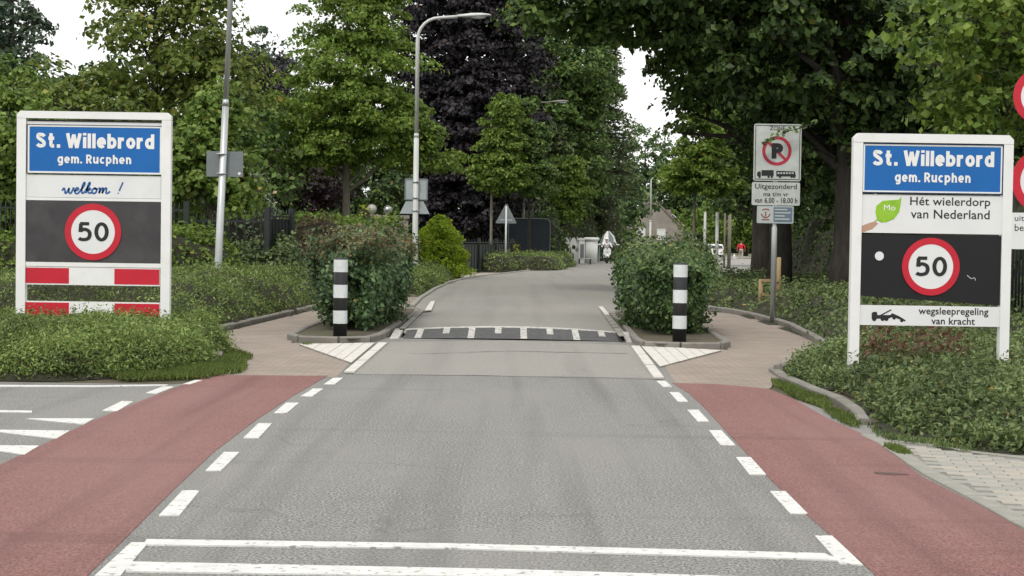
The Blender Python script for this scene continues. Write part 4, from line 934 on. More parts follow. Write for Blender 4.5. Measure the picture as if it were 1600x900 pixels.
tree('copper_beech', 'distant dark copper tree left of the conical maple', 'tree', (vp(415, 300, 100)[0], 100, 0), .3, 4, [(-14.9, 100, 9.6, 2.0, 2, 3.2), (-15.2, 100, 5.6, 2.4, 2, 3.2)], 12000, .26, L_COPPER, BARKD, clump=.7)
tree('copper_beech', 'huge dark copper beech behind the street lamp', 'tree', (-2.6, 99, 0), .5, 2,
     [(-2.8, 99, 12.2, 5.0, 4, 4.5), (-1.9, 97, 8.5, 3.8, 3.5, 3.5), (-4.6, 99, 8.4, 3.6, 3.5, 4), (-2.6, 96, 3.6, 3.4, 2.4, 3.4), (-5.6, 97, 3.6, 2.4, 2.4, 3.4), (-3, 99, 15.5, 4.2, 4, 3.0)], 80000, .27, L_COPPER, BARKD, clump=.85)  # lowest lobes reach down to stand in for the shade beneath
yl = 'young street trees on the left verge'
tree('street_tree', 'slim young street tree with a pale trunk behind the triangular sign', 'tree', (vp(766, 400, 90)[0], 90, 0), .085, 3.6,
     [(-.75, 90, 6.7, 1.25, 1.1, 1.5), (-1.0, 90, 5.1, 1.65, 1.3, 1.2), (-.6, 90, 8.4, .95, .9, 1.1), (-.1, 90, 5.2, 1.0, .9, 1.0)], 15000, .17, L_YOUNG, BARKL, yl, clump=.42)
tree('street_tree', 'darker young tree between the triangular sign and the white fence', 'tree', (vp(826, 400, 92)[0], 92, 0), .09, 3.4,
     [(1.0, 92, 5.4, 1.4, 1.1, 1.7), (.9, 92, 7.2, 1.1, 1.0, 1.4), (.5, 92, 8.6, .8, .8, 1.0)], 14000, .19, L_MID, BARKD, yl, clump=.45)
tree('street_tree', 'small young street tree just left of the white fence', 'tree', (vp(873, 380, 105)[0], 105, 0), .08, 2.6,
     [(3.3, 105, 4.6, 1.45, 1.2, 1.3), (3.5, 105, 6.0, 1.0, 1.0, 1.3), (3.6, 105, 3.3, .8, .8, .8)], 10000, .19, L_YOUNG, BARKL, yl, clump=.42)
def spruce(base, H, w_, n, lab, m=L_SPRUCE, leaf=.34):
    root = thing('spruce', base, lab, 'spruce')
    K = 15; P = []; N = []; b = MB(); b.tube([(0, 0, 0), (0, 0, H)], [.25, .03], 8)
    tiers = int(H * 1.6)
    for i in range(int(tiers * .22), tiers):
        z = H * (.10 + .9 * i / tiers); rr_ = w_ * (1 - z / H) ** .8 + .25
        for j in range(K - 4):
            a = rng.uniform(0, 6.283); L = rr_ * rng.uniform(.6, 1.15)
            tip = np.array([math.cos(a) * L, math.sin(a) * L, -.18 * L])
            b.tube([(0, 0, z), (tip[0] * .6, tip[1] * .6, z - .02 * L), (tip[0], tip[1], z + tip[2])], [.04, .025, .01], 4, False)
            k = int(n / tiers / (K - 4)); t = rng.uniform(.15, 1.05, k) ** .7
            p = np.outer(t, tip) + np.array([0, 0, z]); p[:, 2] -= rng.uniform(0, .45, k) * (.4 + t)
            p[:, :2] += rng.normal(0, .13 * rr_ / 2 + .05, (k, 2)); P.append(p); N.append(np.tile([math.cos(a) * .3, math.sin(a) * .3, 1], (k, 1)))
    b.build('trunk', BARKD, root)
    P = np.concatenate(P); N = np.concatenate(N); tag(leaves_mesh('crown', P, N, leaf, m, root, .38, .15), kind='stuff')
spruce((4.6, 124, 0), 15.0, 4.4, 22000, 'tall spruce with drooping boughs, left of the bend', L_SPRUCE)
spruce((7.0, 136, 0), 22, 4.6, 26000, 'tallest spruce, its boughs drawn against the white sky gap')
spruce((1.9, 118, 0), 14.5, 4.6, 22000, 'spruce behind the small street tree')
hedge('dark_hedge', [(-4.5, 95.5), (2.6, 100), (3.2, 103), (-4.5, 99)], 3.4, .2, 7000, L_DARK, 'tall dark hedge filling the shade behind the young street trees', 'hedge', edge=.5)  # dark mass placed to fill the shade below the beech
hedge('dark_hedge', [(3.6, 116), (8.6, 126), (8, 130), (2.0, 122)], 4.2, .22, 8000, L_MID, 'rounded dark shrubs behind the white garden fence', 'shrub', edge=1.4, amp=.3, bs=1.2)
X = vp(1083, 380, 57)[0]
tree('street_tree', 'bright fresh green young tree right of the sky gap', 'tree', (X, 57, 0), .07, 2.7,
     [(X + .2, 57, 4.1, 1.15, 1.0, 1.0), (X + .15, 57, 5.3, .8, .8, 1.0), (X + .85, 57, 3.6, .75, .7, .5), (X - .5, 57, 3.7, .65, .7, .5)], 15000, .13, L_MAIN, BARKL, clump=.32)
bg_ = 'big old lime trees along the right footway'
tree('lime_tree', 'thick trunked old tree right of the parking zone sign pole', 'tree', (vp(1315, 440, 45)[0], 45, 0), .42, 3.6,
     [(8.6, 45, 7.6, 4.0, 4, 3.0), (6.4, 44, 8.6, 3.4, 3, 2.4), (10.6, 46, 6.4, 3.6, 3, 2.8), (8.2, 46, 4.9, 2.0, 2.2, 1.5), (11.6, 45, 4.4, 2.4, 2, 1.7), (3.9, 43.5, 9.0, 2.4, 2.3, 1.6)],
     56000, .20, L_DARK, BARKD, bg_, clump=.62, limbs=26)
tree('lime_tree', 'old tree whose trunk stands right behind the parking zone sign pole', 'tree', (vp(1216, 420, 48)[0], 48, 0), .36, 3.8,
     [(7.6, 49, 7.8, 3.0, 3, 2.6), (8.1, 50, 5.4, 1.3, 1.6, 1.6), (4.2, 48, 9.3, 3.2, 2.8, 1.9), (1.9, 48, 9.9, 2.5, 2.3, 1.7), (1.7, 46, 8.1, 1.7, 1.6, .9), (3.6, 46, 8.0, 1.2, 1.3, .75), (.4, 46, 9.2, 1.4, 1.4, .8), (5.3, 47, 8.0, 1.7, 1.6, 1.3), (5.0, 46.5, 7.0, .9, 1, .6), (4.75, 48, 6.7, .9, .9, 1.1), (4.9, 48, 5.4, .6, .8, .7), (2.6, 46, 7.3, 1.2, 1.2, .55), (.6, 45.5, 7.6, .9, 1, .5)],
     52000, .19, L_DARK2, BARKD, bg_, clump=.6, limbs=26)
tree('lime_tree', 'leafy overhanging tree above the bright young tree', 'tree', (9.6, 64, 0), .38, 3.5,
     [(9.6, 64, 8.6, 3.6, 3.5, 3.4), (7.7, 63, 9.9, 2.8, 2.6, 2.0), (10.6, 64, 5.6, 2.4, 2.3, 1.9), (6.2, 64, 11.6, 3.0, 2.6, 1.9), (12.5, 64, 6, 3, 3, 3.5), (7.8, 64, 7.2, 1.4, 1.8, 2.2), (8.3, 64, 4.8, 1.2, 1.5, 1.2)],
     52000, .21, L_MID, BARKD, bg_, clump=.62)
tree('lime_tree', 'old tree standing in shade behind the parking zone sign', 'tree', (12.8, 84, 0), .36, 3.0,
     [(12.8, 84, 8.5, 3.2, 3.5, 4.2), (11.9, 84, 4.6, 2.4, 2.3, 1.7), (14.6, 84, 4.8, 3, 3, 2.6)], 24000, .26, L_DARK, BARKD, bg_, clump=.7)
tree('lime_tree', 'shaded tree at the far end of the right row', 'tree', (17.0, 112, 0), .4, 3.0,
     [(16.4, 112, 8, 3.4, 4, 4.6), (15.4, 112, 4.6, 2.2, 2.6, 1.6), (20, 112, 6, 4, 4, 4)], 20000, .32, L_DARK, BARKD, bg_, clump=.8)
tree('lime_tree', 'tree with an overhanging branch of large leaves above the right town sign', 'tree', (8.6, 26.5, 0), .22, 2.4,
     [(7.4, 26.0, 4.9, 1.55, 1.5, 1.0), (8.3, 26.2, 5.9, 2.0, 1.7, 1.1), (7.0, 26, 3.75, .9, 1.0, .55), (8.6, 26.4, 4.0, 1.3, 1.2, .9)], 9500, .125, L_YOUNG, BARK, clump=.36, wide=.85, shell=1.8, limbs=20)
tree('broad_tree', 'dense dark tree behind the right town sign', 'tree', (15.0, 52, 0), .3, 2.0,
     [(14.6, 52, 6.6, 4.5, 3, 4.2), (11.4, 54, 5.0, 2.4, 2, 3.4), (17.5, 50, 5, 3.6, 3, 4.2)], 32000, .24, L_DARK, BARKD, clump=.7)
hedge('dark_hedge', [(10.6, 28), (13.5, 28), (14, 70), (11.6, 70)], 2.9, .16, 16000, L_DARK, 'tall dark hedge added to darken behind the right railing', 'hedge', edge=.5, amp=.15)  # added behind the railing to make the backdrop darker
tree('broad_tree', 'dark green tree mass added as backdrop behind the garden globes', 'tree', (-6.5, 78, 0), .2, 1.5, [(-6.5, 78, 3.0, 2.0, 1.5, 2.8), (-9.5, 78, 3.4, 2.4, 1.5, 3.0)], 20000, .2, L_DARK, BARKD, clump=.6)  # dark mass added to back the sky hole under the maple
tree('broad_tree', 'tall dark green tree filling the space left of the spruces', 'tree', (3.4, 120, 0), .3, 3, [(4.4, 120, 13.6, 3.0, 3, 3.4), (1.5, 120, 15, 3.0, 3, 3), (3.2, 120, 11, 3.4, 3, 3.8), (3.6, 120, 6.5, 3.6, 3, 3.6), (1.4, 120, 4, 3.0, 3, 3)], 40000, .28, L_MID, BARKD, clump=.8)
tree('broad_tree', 'dark tree mass above the bright hedge on the far left', 'tree', (-15, 75, 0), .3, 2, [(-15.5, 75, 4.5, 4.5, 2, 4.2), (-22, 75, 4.5, 4.5, 2, 4.2), (-11.5, 75, 3.4, 2.2, 2, 2.8)], 22000, .25, L_MID, BARKD, clump=.7)
# beyond the bend
for (px, Y, zc, rx, rz, n, m, lab) in ((1005, 235, 12.5, 5.5, 5.5, 11000, L_FAR, 'hazy green tree above the gabled house'), (1066, 232, 10.0, 5.4, 4.6, 11000, L_FAR, 'round tree above the dark roofed house'),
                                    (925, 165, 7.0, 4.5, 5.0, 9000, L_FAR, 'green tree behind the scooter rider'), (1165, 190, 6, 6, 4.6, 9000, L_YOUNG, 'lighter green tree beyond the walker in red'),
                                    (928, 190, 8.0, 4.0, 5.0, 8000, L_BLUEG, 'blue green tree left of the gabled house')):
    X = vp(px, 360, Y)[0]
    tree('far_tree', lab, 'tree', (X, Y, 0), .3, 2, [(X, Y, zc, rx, rx * .7, rz), (X + rx * .5, Y, zc * .6, rx * .8, rx * .6, rz * .7), (X - rx * .5, Y, zc * .55, rx * .8, rx * .6, rz * .6)], n, .42, m, BARKD, 'trees beyond the bend', clump=1.0)
# far wood as one mass
lob = []
for i in range(46):
    X = -95 + i * 4.6 + rng.uniform(-1, 1); hgt = 13 + 3 * math.sin(i * 1.7) + (5 if X < -35 else 0)
    if 17 < X < 27: hgt = 9
    lob.append((X, 255 + rng.uniform(-5, 5), hgt * .5, 4.2, 4, hgt * .52))
P, N, C = crown_pts(lob, 60000, 1.5, 5)
o = leaves_mesh('distant_wood', P, N, .75, L_FAR, None, .7); tag(o, 'far belt of woodland closing the view behind everything', 'wood', kind='stuff')
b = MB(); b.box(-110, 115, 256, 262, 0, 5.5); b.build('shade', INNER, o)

# ================================================================ STREET LAMPS AND POLES
def lamp(base, H, arm, r, lab, m, lean=(0, 0), plates=(), step=.48, head=.85, n=14, R_=.7):
    root = thing('street_lamp', base, lab, 'street lamp', 'street lamps along the road')
    lx = lean[0]; zs = H * step
    def at(z): return (lx * z / H, 0, z)
    MB().tube([at(-.1), at(.9), at(.95), at(zs)], [r, r * .95, r * .9, r * .78], n).build('pole', m, root)
    pts = [at(zs - .02), at(H - R_ - .03)]
    for i in range(1, 7):
        a = R(90 * i / 6); pts.append((lx + R_ - R_ * math.cos(a), 0, H - R_ + R_ * math.sin(a)))
    pts.append((lx + arm - head * .6, 0, H + .05))
    MB().tube(pts, [r * .62] * 2 + [r * .48] * (len(pts) - 2), n).build('arm', m, root)
    MB().tube([at(zs - .03), at(zs + .1)], [r * .86, r * .66], n).build('collar', m, root)
    b = MB(); hx = lx + arm - head * .62; L = head; sec = []
    prof = [(0, .045, .05), (.18, .075, .065), (.4, .13, .09), (.7, .14, .085), (.92, .09, .05), (1.0, .02, .015)]
    k = 12; vs = []
    for t, wd, hh in prof:
        vs += [(hx + t * L, wd * math.cos(2 * math.pi * i / k), H + .06 + t * .05 + hh * math.sin(2 * math.pi * i / k) * (1 if math.sin(2 * math.pi * i / k) > 0 else .6)) for i in range(k)]
    fs = [(a * k + i, (a + 1) * k + i, (a + 1) * k + (i + 1) % k, a * k + (i + 1) % k) for a in range(len(prof) - 1) for i in range(k)] + [tuple(range(k)), tuple(range(len(prof) * k - 1, (len(prof) - 1) * k - 1, -1))]
    hd_ = b.add(vs, fs, True).build('lamp_head', m, root)
    MB().ball((hx + .62 * L, 0, H + .05), (.26, .10, .07)).build('lamp_bowl', LAMPG, hd_)
    return root
X1 = vp(338, 437, 34)[0]
l1 = lamp((X1, 34, 0), 8.2, 1.9, .088, 'tall galvanised lamp post with one grey sign back, beside the left town sign', GALV, lean=(.30, 0), step=.52)
a = vp(350, 256, 34); zc = a[1]
pl = MB().prism(rounded(a[0] - X1 - .375, a[0] - X1 + .375, zc - .26, zc + .26, .03), -.112, -.098).build('sign_plate', SBACK, l1)
pl.rotation_euler = (0, 0, 0)
# plate sits behind the pole
pl.location.y = .20
b = MB()
for dz in (-.2, .2): MB().tube([(.085, -.0, zc + dz - .012), (.085, 0, zc + dz + .012)], [.105, .105], 14).build('clamp', GALV, l1)
MB().disc(a[0] - X1 + .30, zc - .19, .03, .082, .088, 12).build('sticker', WHITEO, pl).location.y = -.2
X2 = vp(648, 416, 54)[0]
l2 = lamp((X2, 54, 0), 8.72, 1.95, .105, 'pale street lamp with a square and a trapezoid grey plate, its arm over the road', POLEW, step=.56, head=1.1)
a = rect_fn(54, X2)(632, 668, 279, 313)
p1 = MB().prism(rounded(a[0], a[1], a[2], a[3], .03), .115, .128).build('sign_plate', SBACKL, l2)
b = MB(); border(b, a[0] + .01, a[1] - .01, a[2] + .01, a[3] - .01, .03, .105, .1155); b.build('rim', SBACK, p1)
a = rect_fn(54, X2)(624, 671, 314.5, 334)
MB().prism([(a[0], a[2]), (a[1], a[2]), (a[1] - .20, a[3]), (a[0] + .20, a[3])], .115, .128).build('sign_plate', SBACKL, l2)
for z in (vp(650, 284, 54)[1], vp(650, 309, 54)[1], vp(650, 329, 54)[1]): MB().tube([(0, 0, z - .02), (0, 0, z + .02)], [.118, .118], 14).build('clamp', GALV, l2)
l3 = lamp((vp(817, 400, 95)[0], 95, 0), 9.4, 2.1, .07, 'street lamp with a pole toned for shade between the box hedges', mat('pole_shaded', (.22, .21, .18), None, 5, .7), head=1.0)  # brownish grey puts the shade into the pole colour
l4 = lamp((vp(1016, 360, 130)[0], 130, 0), 6.6, 1.45, .10, 'distant white street lamp in front of the gabled house', POLEW, head=.9, R_=.3)
# triangular sign seen from behind
Xt = vp(790, 400, 82)[0]
t = thing('warning_sign', (Xt, 82, 0), 'triangular warning sign seen from behind beside the box hedge', 'road sign')
z0 = vp(792, 349, 82)[1]; z1 = vp(792, 319, 82)[1]
MB().tube([(0, 0, 0), (0, 0, z1 - .1)], .045, 10).build('pole', POLEW, t)
MB().prism([(-.52, z0 + .03), (-.48, z0), (.48, z0), (.52, z0 + .03), (.04, z1), (-.04, z1)], .05, .065).build('sign_plate', SBACK, t)
MB().box(-.3, .3, .035, .0495, z0 + .14, z0 + .19).build('bracket', SBACKL, t)

# ================================================================ PARKING ZONE SIGN
YZ = 33; XZ = vp(1208, 460, YZ)[0]; f = rect_fn(YZ, XZ)
zs = thing('parking_zone_sign', (XZ, YZ, 0), 'weathered parking zone sign with two plates below it on a grey pole', 'road sign')
MB().tube([(0, 0, -.05), (0, 0, 1.9), (0, 0, 1.95), (0, 0, vp(1212, 200, YZ)[1])], [.055, .055, .04, .04], 12).build('pole', GALV, zs)
x0, x1, z0, z1 = f(1177, 1251, 194, 283)
zp = MB().prism(rounded(x0, x1, z0, z1, .04), -.07, -.05).build('zone_plate', SIGNW, zs)
b = MB(); border(b, x0 + .025, x1 - .025, z0 + .025, z1 - .025, .014, -.0725, -.0695); b.build('black_border', INK, zp)
a = f(1202, 1226, 197.5, 204); text_obj('ZONE', 'lettering', INK, zp, a[0], a[1], a[2], a[3], -.0725, bold=.015)
a = f(1190, 1236, 213, 259); cx, cz, r_ = (a[0] + a[1]) / 2, (a[2] + a[3]) / 2, (a[1] - a[0]) / 2
MB().disc(cx, cz, r_, -.0735, -.0695, 40, r_ * .78).build('red_ring', mat('faded_red', (.42, .03, .06), None, 5, .5), zp)
text_obj('P', 'parking_letter', INK, zp, cx - .36 * r_, cx + .42 * r_, cz - .52 * r_, cz + .52 * r_, -.0755, bold=.075)
strokes('red_slash', MATS['faded_red'], zp, [[(cx - .58 * r_, cz + .58 * r_), (cx + .58 * r_, cz - .58 * r_)]], .055, -.0745)
def qz(pts): return [(lambda r: (r[0], r[2]))(f(px, px, py, py)) for px, py in pts]
b = MB()
b.prism(qz([(1189, 266), (1208, 266), (1208, 275), (1189, 275)]), -.0725, -.0695); b.prism(qz([(1182, 275.5), (1182, 270.5), (1184, 268), (1188, 268), (1188, 275.5)]), -.0726, -.0695)
b.prism(qz([(1212, 276), (1212, 267), (1241, 268), (1243, 276)]), -.0725, -.0695)
for px in (1186, 1200, 1205, 1218, 1236, 1240): c = qz([(px, 276.5)])[0]; b.disc(c[0], c[1], .025, -.073, -.0695, 10)
b.build('lorry_and_bus_print', INK, zp)
b = MB()
for i in range(6): c = qz([(1214 + i * 4.4, 269.5), (1217 + i * 4.4, 272)]); b.box(c[0][0], c[1][0], -.0745, -.0723, c[1][1], c[0][1])
b.build('bus_windows', SIGNW, zp)
x0, x1, z0, z1 = f(1174, 1249, 285, 321)
ep = MB().prism(rounded(x0, x1, z0, z1, .03), -.07, -.05).build('exception_plate', SIGNW, zs)
a = f(1179, 1244, 287.5, 298); text_obj('Uitgezonderd', 'lettering', INK, ep, a[0], a[1], a[2], a[3], -.0725, bold=.010)
a = f(1192, 1231, 300, 307); text_obj('ma t/m vr', 'lettering', INK, ep, a[0], a[1], a[2], a[3], -.0725, bold=.015)
a = f(1178, 1245, 309, 317.5); text_obj('van 6.00 - 18.00 h', 'lettering', INK, ep, a[0], a[1], a[2], a[3], -.0725, bold=.018)
x0, x1, z0, z1 = f(1182, 1239, 322, 349)
np_ = MB().prism(rounded(x0, x1, z0, z1, .02), -.07, -.05).build('notice_plate', SBACKL, zs)
a = f(1185, 1206, 324, 347); MB().box(a[0], a[1], -.0725, -.0695, a[2], a[3]).build('pictogram_field', SIGNW, np_)
cx, cz = (a[0] + a[1]) / 2, (a[2] + a[3]) / 2
strokes('pictogram', mat('pict_brown', (.22, .09, .07), None, 4, .6), np_, [[(cx - .07, cz + .09), (cx, cz + .11), (cx + .07, cz + .09)], [(cx, cz + .06), (cx, cz - .04)], [(cx - .09, cz + .02), (cx - .04, cz - .05), (cx + .04, cz - .05), (cx + .09, cz + .02)], [(cx - .08, cz - .10), (cx + .08, cz - .10)]], .026, -.074)
a = f(1208, 1237, 324, 347); MB().box(a[0], a[1], -.0725, -.0695, a[2], a[3]).build('text_field', BLUEGR, np_)
b = MB()
for i, wq in enumerate((.75, .95, .6, .9)): zz = a[3] - .045 - i * .063; b.box(a[0] + .02, a[0] + .02 + (a[1] - a[0] - .04) * wq, -.0745, -.0723, zz - .012, zz + .012)
b.build('text_lines', SIGNW, np_)
# twig hanging in front of it, belongs to a young shoot beside the pole
tw = thing('overhanging_twig', (XZ + .62, YZ - .25, 3.0), 'leafy twig hanging in front of the top of the parking zone sign', 'twig')
tw.location = (vp(1262, 200, YZ - .3)[0], YZ - .3, vp(1262, 200, YZ)[1])
pts = [(0.2, 0, .1), (-.15, 0, -.02), (-.42, 0, -.10), (-.72, 0, -.24), (-.85, .02, -.36)]
MB().tube(pts, [.012, .01, .007, .004, .003], 5).build('branch', BARKD, tw)
k = 60; t_ = rng.uniform(0, 1, k); P = np.array([np.interp(t_, np.linspace(0, 1, 5), [p[i] for p in pts]) for i in range(3)]).T + rng.normal(0, .035, (k, 3))
tag(leaves_mesh('leaves', P, np.tile([0, -1, .6], (k, 1)), .085, L_MID, tw, .7), kind='stuff')

# round signs cut by the right picture edge
YR = 23.4; XR = vp(1640, 300, YR)[0]
rs = thing('no_entry_signs', (XR, YR, 0), 'two red ringed round signs above a white plate at the right picture edge', 'road sign')
MB().tube([(0, .06, 0), (0, .06, 3.8)], .05, 12).build('pole', GALV, rs)
for py, rp, k in ((150, 45, 0), (282, 51, 1)):
    xl, zc_ = vp(1583 if k == 0 else 1580.5, py, YR); r_ = rp / 111.0; cx = xl - XR + r_
    dsc = MB().disc(cx, zc_, r_ * .8, -.01, .0, 40).build('round_sign', WHITEO, rs)
    MB().disc(cx, zc_, r_, -.014, .004, 48, r_ * .74).build('red_ring', REDS, dsc)
a = rect_fn(YR, XR)(1578, 1700, 333, 390)
ep = MB().prism(rounded(a[0], a[1], a[2], a[3], .03), -.012, 0).build('text_plate', WHITEO, rs)
a = rect_fn(YR, XR)(1585, 1606, 337, 348); text_obj('uitg', 'lettering', INK, ep, a[0], a[1] + .0, a[2], a[3], -.0145)
a = rect_fn(YR, XR)(1585, 1611, 350.5, 361); text_obj('best', 'lettering', INK, ep, a[0], a[1], a[2], a[3], -.0145)

# ================================================================ FENCES
def railing(name, A, B, H, n, lab, z0=.05, posts=(0, 1), top=True, m=IRON, thick=.016, plate=None, group='dark metal railings'):
    A, B = Vector(A), Vector(B); L = (B - A).length
    root = thing(name, (A.x, A.y, 0), lab, 'fence', group, math.atan2((B - A).y, (B - A).x))
    me = None
    for i in range(n):
        x = L * (i + .5) / n
        if me is None: o = MB().tube([(0, 0, z0), (0, 0, H - .02), (0, 0, H + .05)], [thick, thick, .004], 6).build('bar', m, root, (x, 0, 0)); me = o.data
        else: link('bar', me, root, (x, 0, 0))
    for z in (z0 + .1, H - .12): MB().box(0, L, -.02, .02, z - .02, z + .02).build('rail', m, root)
    for t in posts: MB().box(L * t - .06, L * t + .06, -.06, .06, 0, H + .09).add([], []).build('post', m, root)
    if plate: MB().box(.05, L - .05, .03, .045, plate[0], plate[1]).build('infill_panel', m, root)
    return root
xy = lambda px, Y: (vp(px, 380, Y)[0], Y)
railing('metal_fence', xy(-40, 38.6), xy(291, 38.6), 2.28, 44, 'dark railing fence left of the tall pole, backed by shrubs')
railing('metal_gate', xy(300, 38.9), xy(414, 39.0), 2.05, 9, 'open barred dark gate right of the tall pole', posts=())
g = railing('metal_fence', xy(418, 39.0), xy(455, 40.4), 2.18, 7, 'short dark fence panel with a thick post, near the island bush', posts=(0, 1), plate=(1.0, 2.0))
railing('metal_fence', (8.75, 26.5), (11.3, 58), 1.75, 120, 'long dark railing on the right behind the big trees', posts=(0, .2, .4, .6, .8, 1), thick=.02)
railing('metal_fence', xy(686, 71), xy(800, 86), 1.55, 26, 'dark fence behind the box hedges', posts=(0, .25, .5, .75, 1), plate=(.1, 1.35))
railing('metal_fence', xy(650, 68), xy(690, 70), 1.4, 8, 'grey slat fence beside the golden conifer', posts=(0, 1), plate=(.1, 1.2), m=SBACK)
# navy board
XN = vp(827, 370, 94)[0]
nb = thing('board_screen', (XN, 94, 0), 'large navy board with a pale rim behind the middle box hedge', 'board')
f = rect_fn(94, XN); x0, x1, z0, z1 = f(795, 859, 342, 392)
zq = .3
MB().prism(rounded(x0, x1, zq, z1, .25), -.03, .03).build('board', NAVY, nb)
b = MB(); o1 = rounded(x0 - .04, x1 + .04, zq - .04, z1 + .05, .28, 5); o2 = rounded(x0, x1, zq, z1, .25, 5); k = len(o1)
b.add([(x, -.05, z) for x, z in o1] + [(x, -.05, z) for x, z in o2] + [(x, .05, z) for x, z in o1], [(i, (i + 1) % k, k + (i + 1) % k, k + i) for i in range(k)] + [((i + 1) % k, i, 2 * k + i, 2 * k + (i + 1) % k) for i in range(k)])
b.build('rim', SBACK, nb)
for x in (x0 + .3, x1 - .3): MB().box(x - .04, x + .04, .031, .1, 0, 1.5).build('leg', IRON, nb)
# garden wall with globes
Yg = 58.5; Xa, Xb = vp(577, 335, Yg)[0], vp(640, 335, Yg)[0]; zt = vp(600, 336, Yg)[1]
gw = thing('garden_wall', ((Xa + Xb) / 2, Yg, 0), 'low stone garden wall carrying two globes above the clipped hedge', 'wall')
hw = (Xb - Xa) / 2
MB().box(-hw + .05, hw - .05, -.12, .12, 0, zt - .12).build('wall', STONE, gw)
for i in range(3): MB().box(-hw + i * 2 * hw / 3 + .006, -hw + (i + 1) * 2 * hw / 3 - .006, -.18, .18, zt - .12, zt).build('cap_stone', STONE, gw)
for px, lab, m, r_ in ((581, 'pale glossy garden globe on the wall, left one', mat('pale_globe', (.55, .55, .50), (.35, .35, .31), 12, .35), .17), (606, 'darker mirrored garden globe on the wall, right one', SILVER, .155)):
    g = thing('garden_globe', (vp(px, 325, Yg)[0], Yg, zt), lab, 'garden globe', 'garden globes on the wall')
    MB().ball((0, 0, r_ + .03), r_, 20, 14).build('globe', m, g); MB().tube([(0, 0, 0), (0, 0, .05)], [.09, .07], 12).build('foot', STONE, g)

# white garden fence with ornamental panels and a gate pillar
Yf = 110; f0 = vp(868, 385, Yf)[0]; f1 = vp(913, 385, Yf)[0]
wf = thing('garden_fence', (f0, Yf, 0), 'white ornamental garden fence with curly gaps left of the pillar', 'fence')
L = f1 - f0; npan = 4; zt = vp(890, 371, Yf)[1]
for i in range(npan):
    x0 = L * i / npan + .02; x1 = L * (i + 1) / npan - .02; xm = (x0 + x1) / 2; w_ = (x1 - x0) / 2
    top = [(x1, zt - .45)] + [(xm + w_ * math.cos(a) * .95, zt - .45 + .45 * math.sin(a)) for a in np.linspace(.2, math.pi - .2, 7)] + [(x0, zt - .45)]
    p = MB().prism([(x0, .0), (x1, .0), (x1, zt * .45), (xm + .12, zt * .52), (x1 - .02, zt * .62)] + top + [(x0 + .02, zt * .66), (xm - .14, zt * .55), (x0, zt * .42)], -.05, .05).build('panel', TRIM, wf)
    b = MB(); b.prism([(xm - .10, .2), (xm + .05, .25), (xm + .02, .7), (xm - .06, .8)], -.056, -.049); b.prism([(xm - .12, 1.05), (xm + .12, 1.0), (xm + .14, 1.2), (xm - .05, 1.32)], -.056, -.049); b.build('opening_shade', INNER, p)  # dark raised patches paint shaded gaps on solid panels
for i in range(npan + 1): MB().box(L * i / npan - .018, L * i / npan + .018, -.06, .06, 0, zt + .05 * (i % 2)).build('post', TRIM, wf)
XP = vp(924, 385, Yf)[0]; zt = vp(924, 371, Yf)[1]
gpil = thing('gate_pillar', (XP, Yf, 0), 'thick white gate pillar with a moulded cap left of the scooter', 'pillar')
MB().tube([(0, 0, 0), (0, 0, zt - .22)], [.42, .42], 20).build('shaft', TRIM, gpil)
MB().tube([(0, 0, zt - .22), (0, 0, zt - .16), (0, 0, zt - .05), (0, 0, zt)], [.44, .52, .52, .42], 20).build('cap', TRIM, gpil)
MB().box(-.82, -.43, -.2, .2, 0, zt - .18).build('side_panel', WHITEO, gpil); MB().box(-.74, -.50, -.212, -.201, .35, zt - .45).build('side_slot_shade', SBACK, gpil)  # raised grey plate paints the shade of a slot
MB().box(-.9, -.42, -.24, .24, zt - .18, zt - .06).build('side_cap', TRIM, gpil)
bn = thing('garden_bench', (vp(915, 400, 106)[0], 106, 0), 'small dark bench on the verge before the white pillar', 'bench')
MB().box(-.5, .35, -.2, .2, .42, .48).build('seat', SIGNW, bn)
for x in (-.4, .3): MB().box(x - .04, x + .04, -.18, .18, 0, .42).build('leg', IRON, bn)
# small white canopy beyond the scooter
gz = thing('garden_canopy', (vp(950, 380, 117)[0], 117, 0), 'small white peaked canopy with dark stripes above the scooter rider', 'canopy')
zt = vp(950, 361, 117)[1]; ze = vp(950, 381, 117)[1]
for i in range(8):
    a0, a1 = 2 * math.pi * i / 8, 2 * math.pi * (i + 1) / 8
    vs = [(.10 * math.cos(a0), .10 * math.sin(a0), zt), (.10 * math.cos(a1), .10 * math.sin(a1), zt), (.42 * math.cos(a1), .42 * math.sin(a1), zt - .35), (.42 * math.cos(a0), .42 * math.sin(a0), zt - .35), (.62 * math.cos(a1), .62 * math.sin(a1), ze), (.62 * math.cos(a0), .62 * math.sin(a0), ze)]
    MB().add(vs, [(0, 3, 2, 1), (3, 5, 4, 2)]).build('canopy_panel', TRIM if i % 2 else SBACK, gz)
MB().box(-.75, .75, -.75, .75, ze - .08, ze - .005).build('rim', TRIM, gz)
for sx in (-1, 1):
    for sy in (-1, 1): MB().box(sx * .62 - .03, sx * .62 + .03, sy * .62 - .03, sy * .62 + .03, 0, ze - .08).build('leg', SBACK, gz)

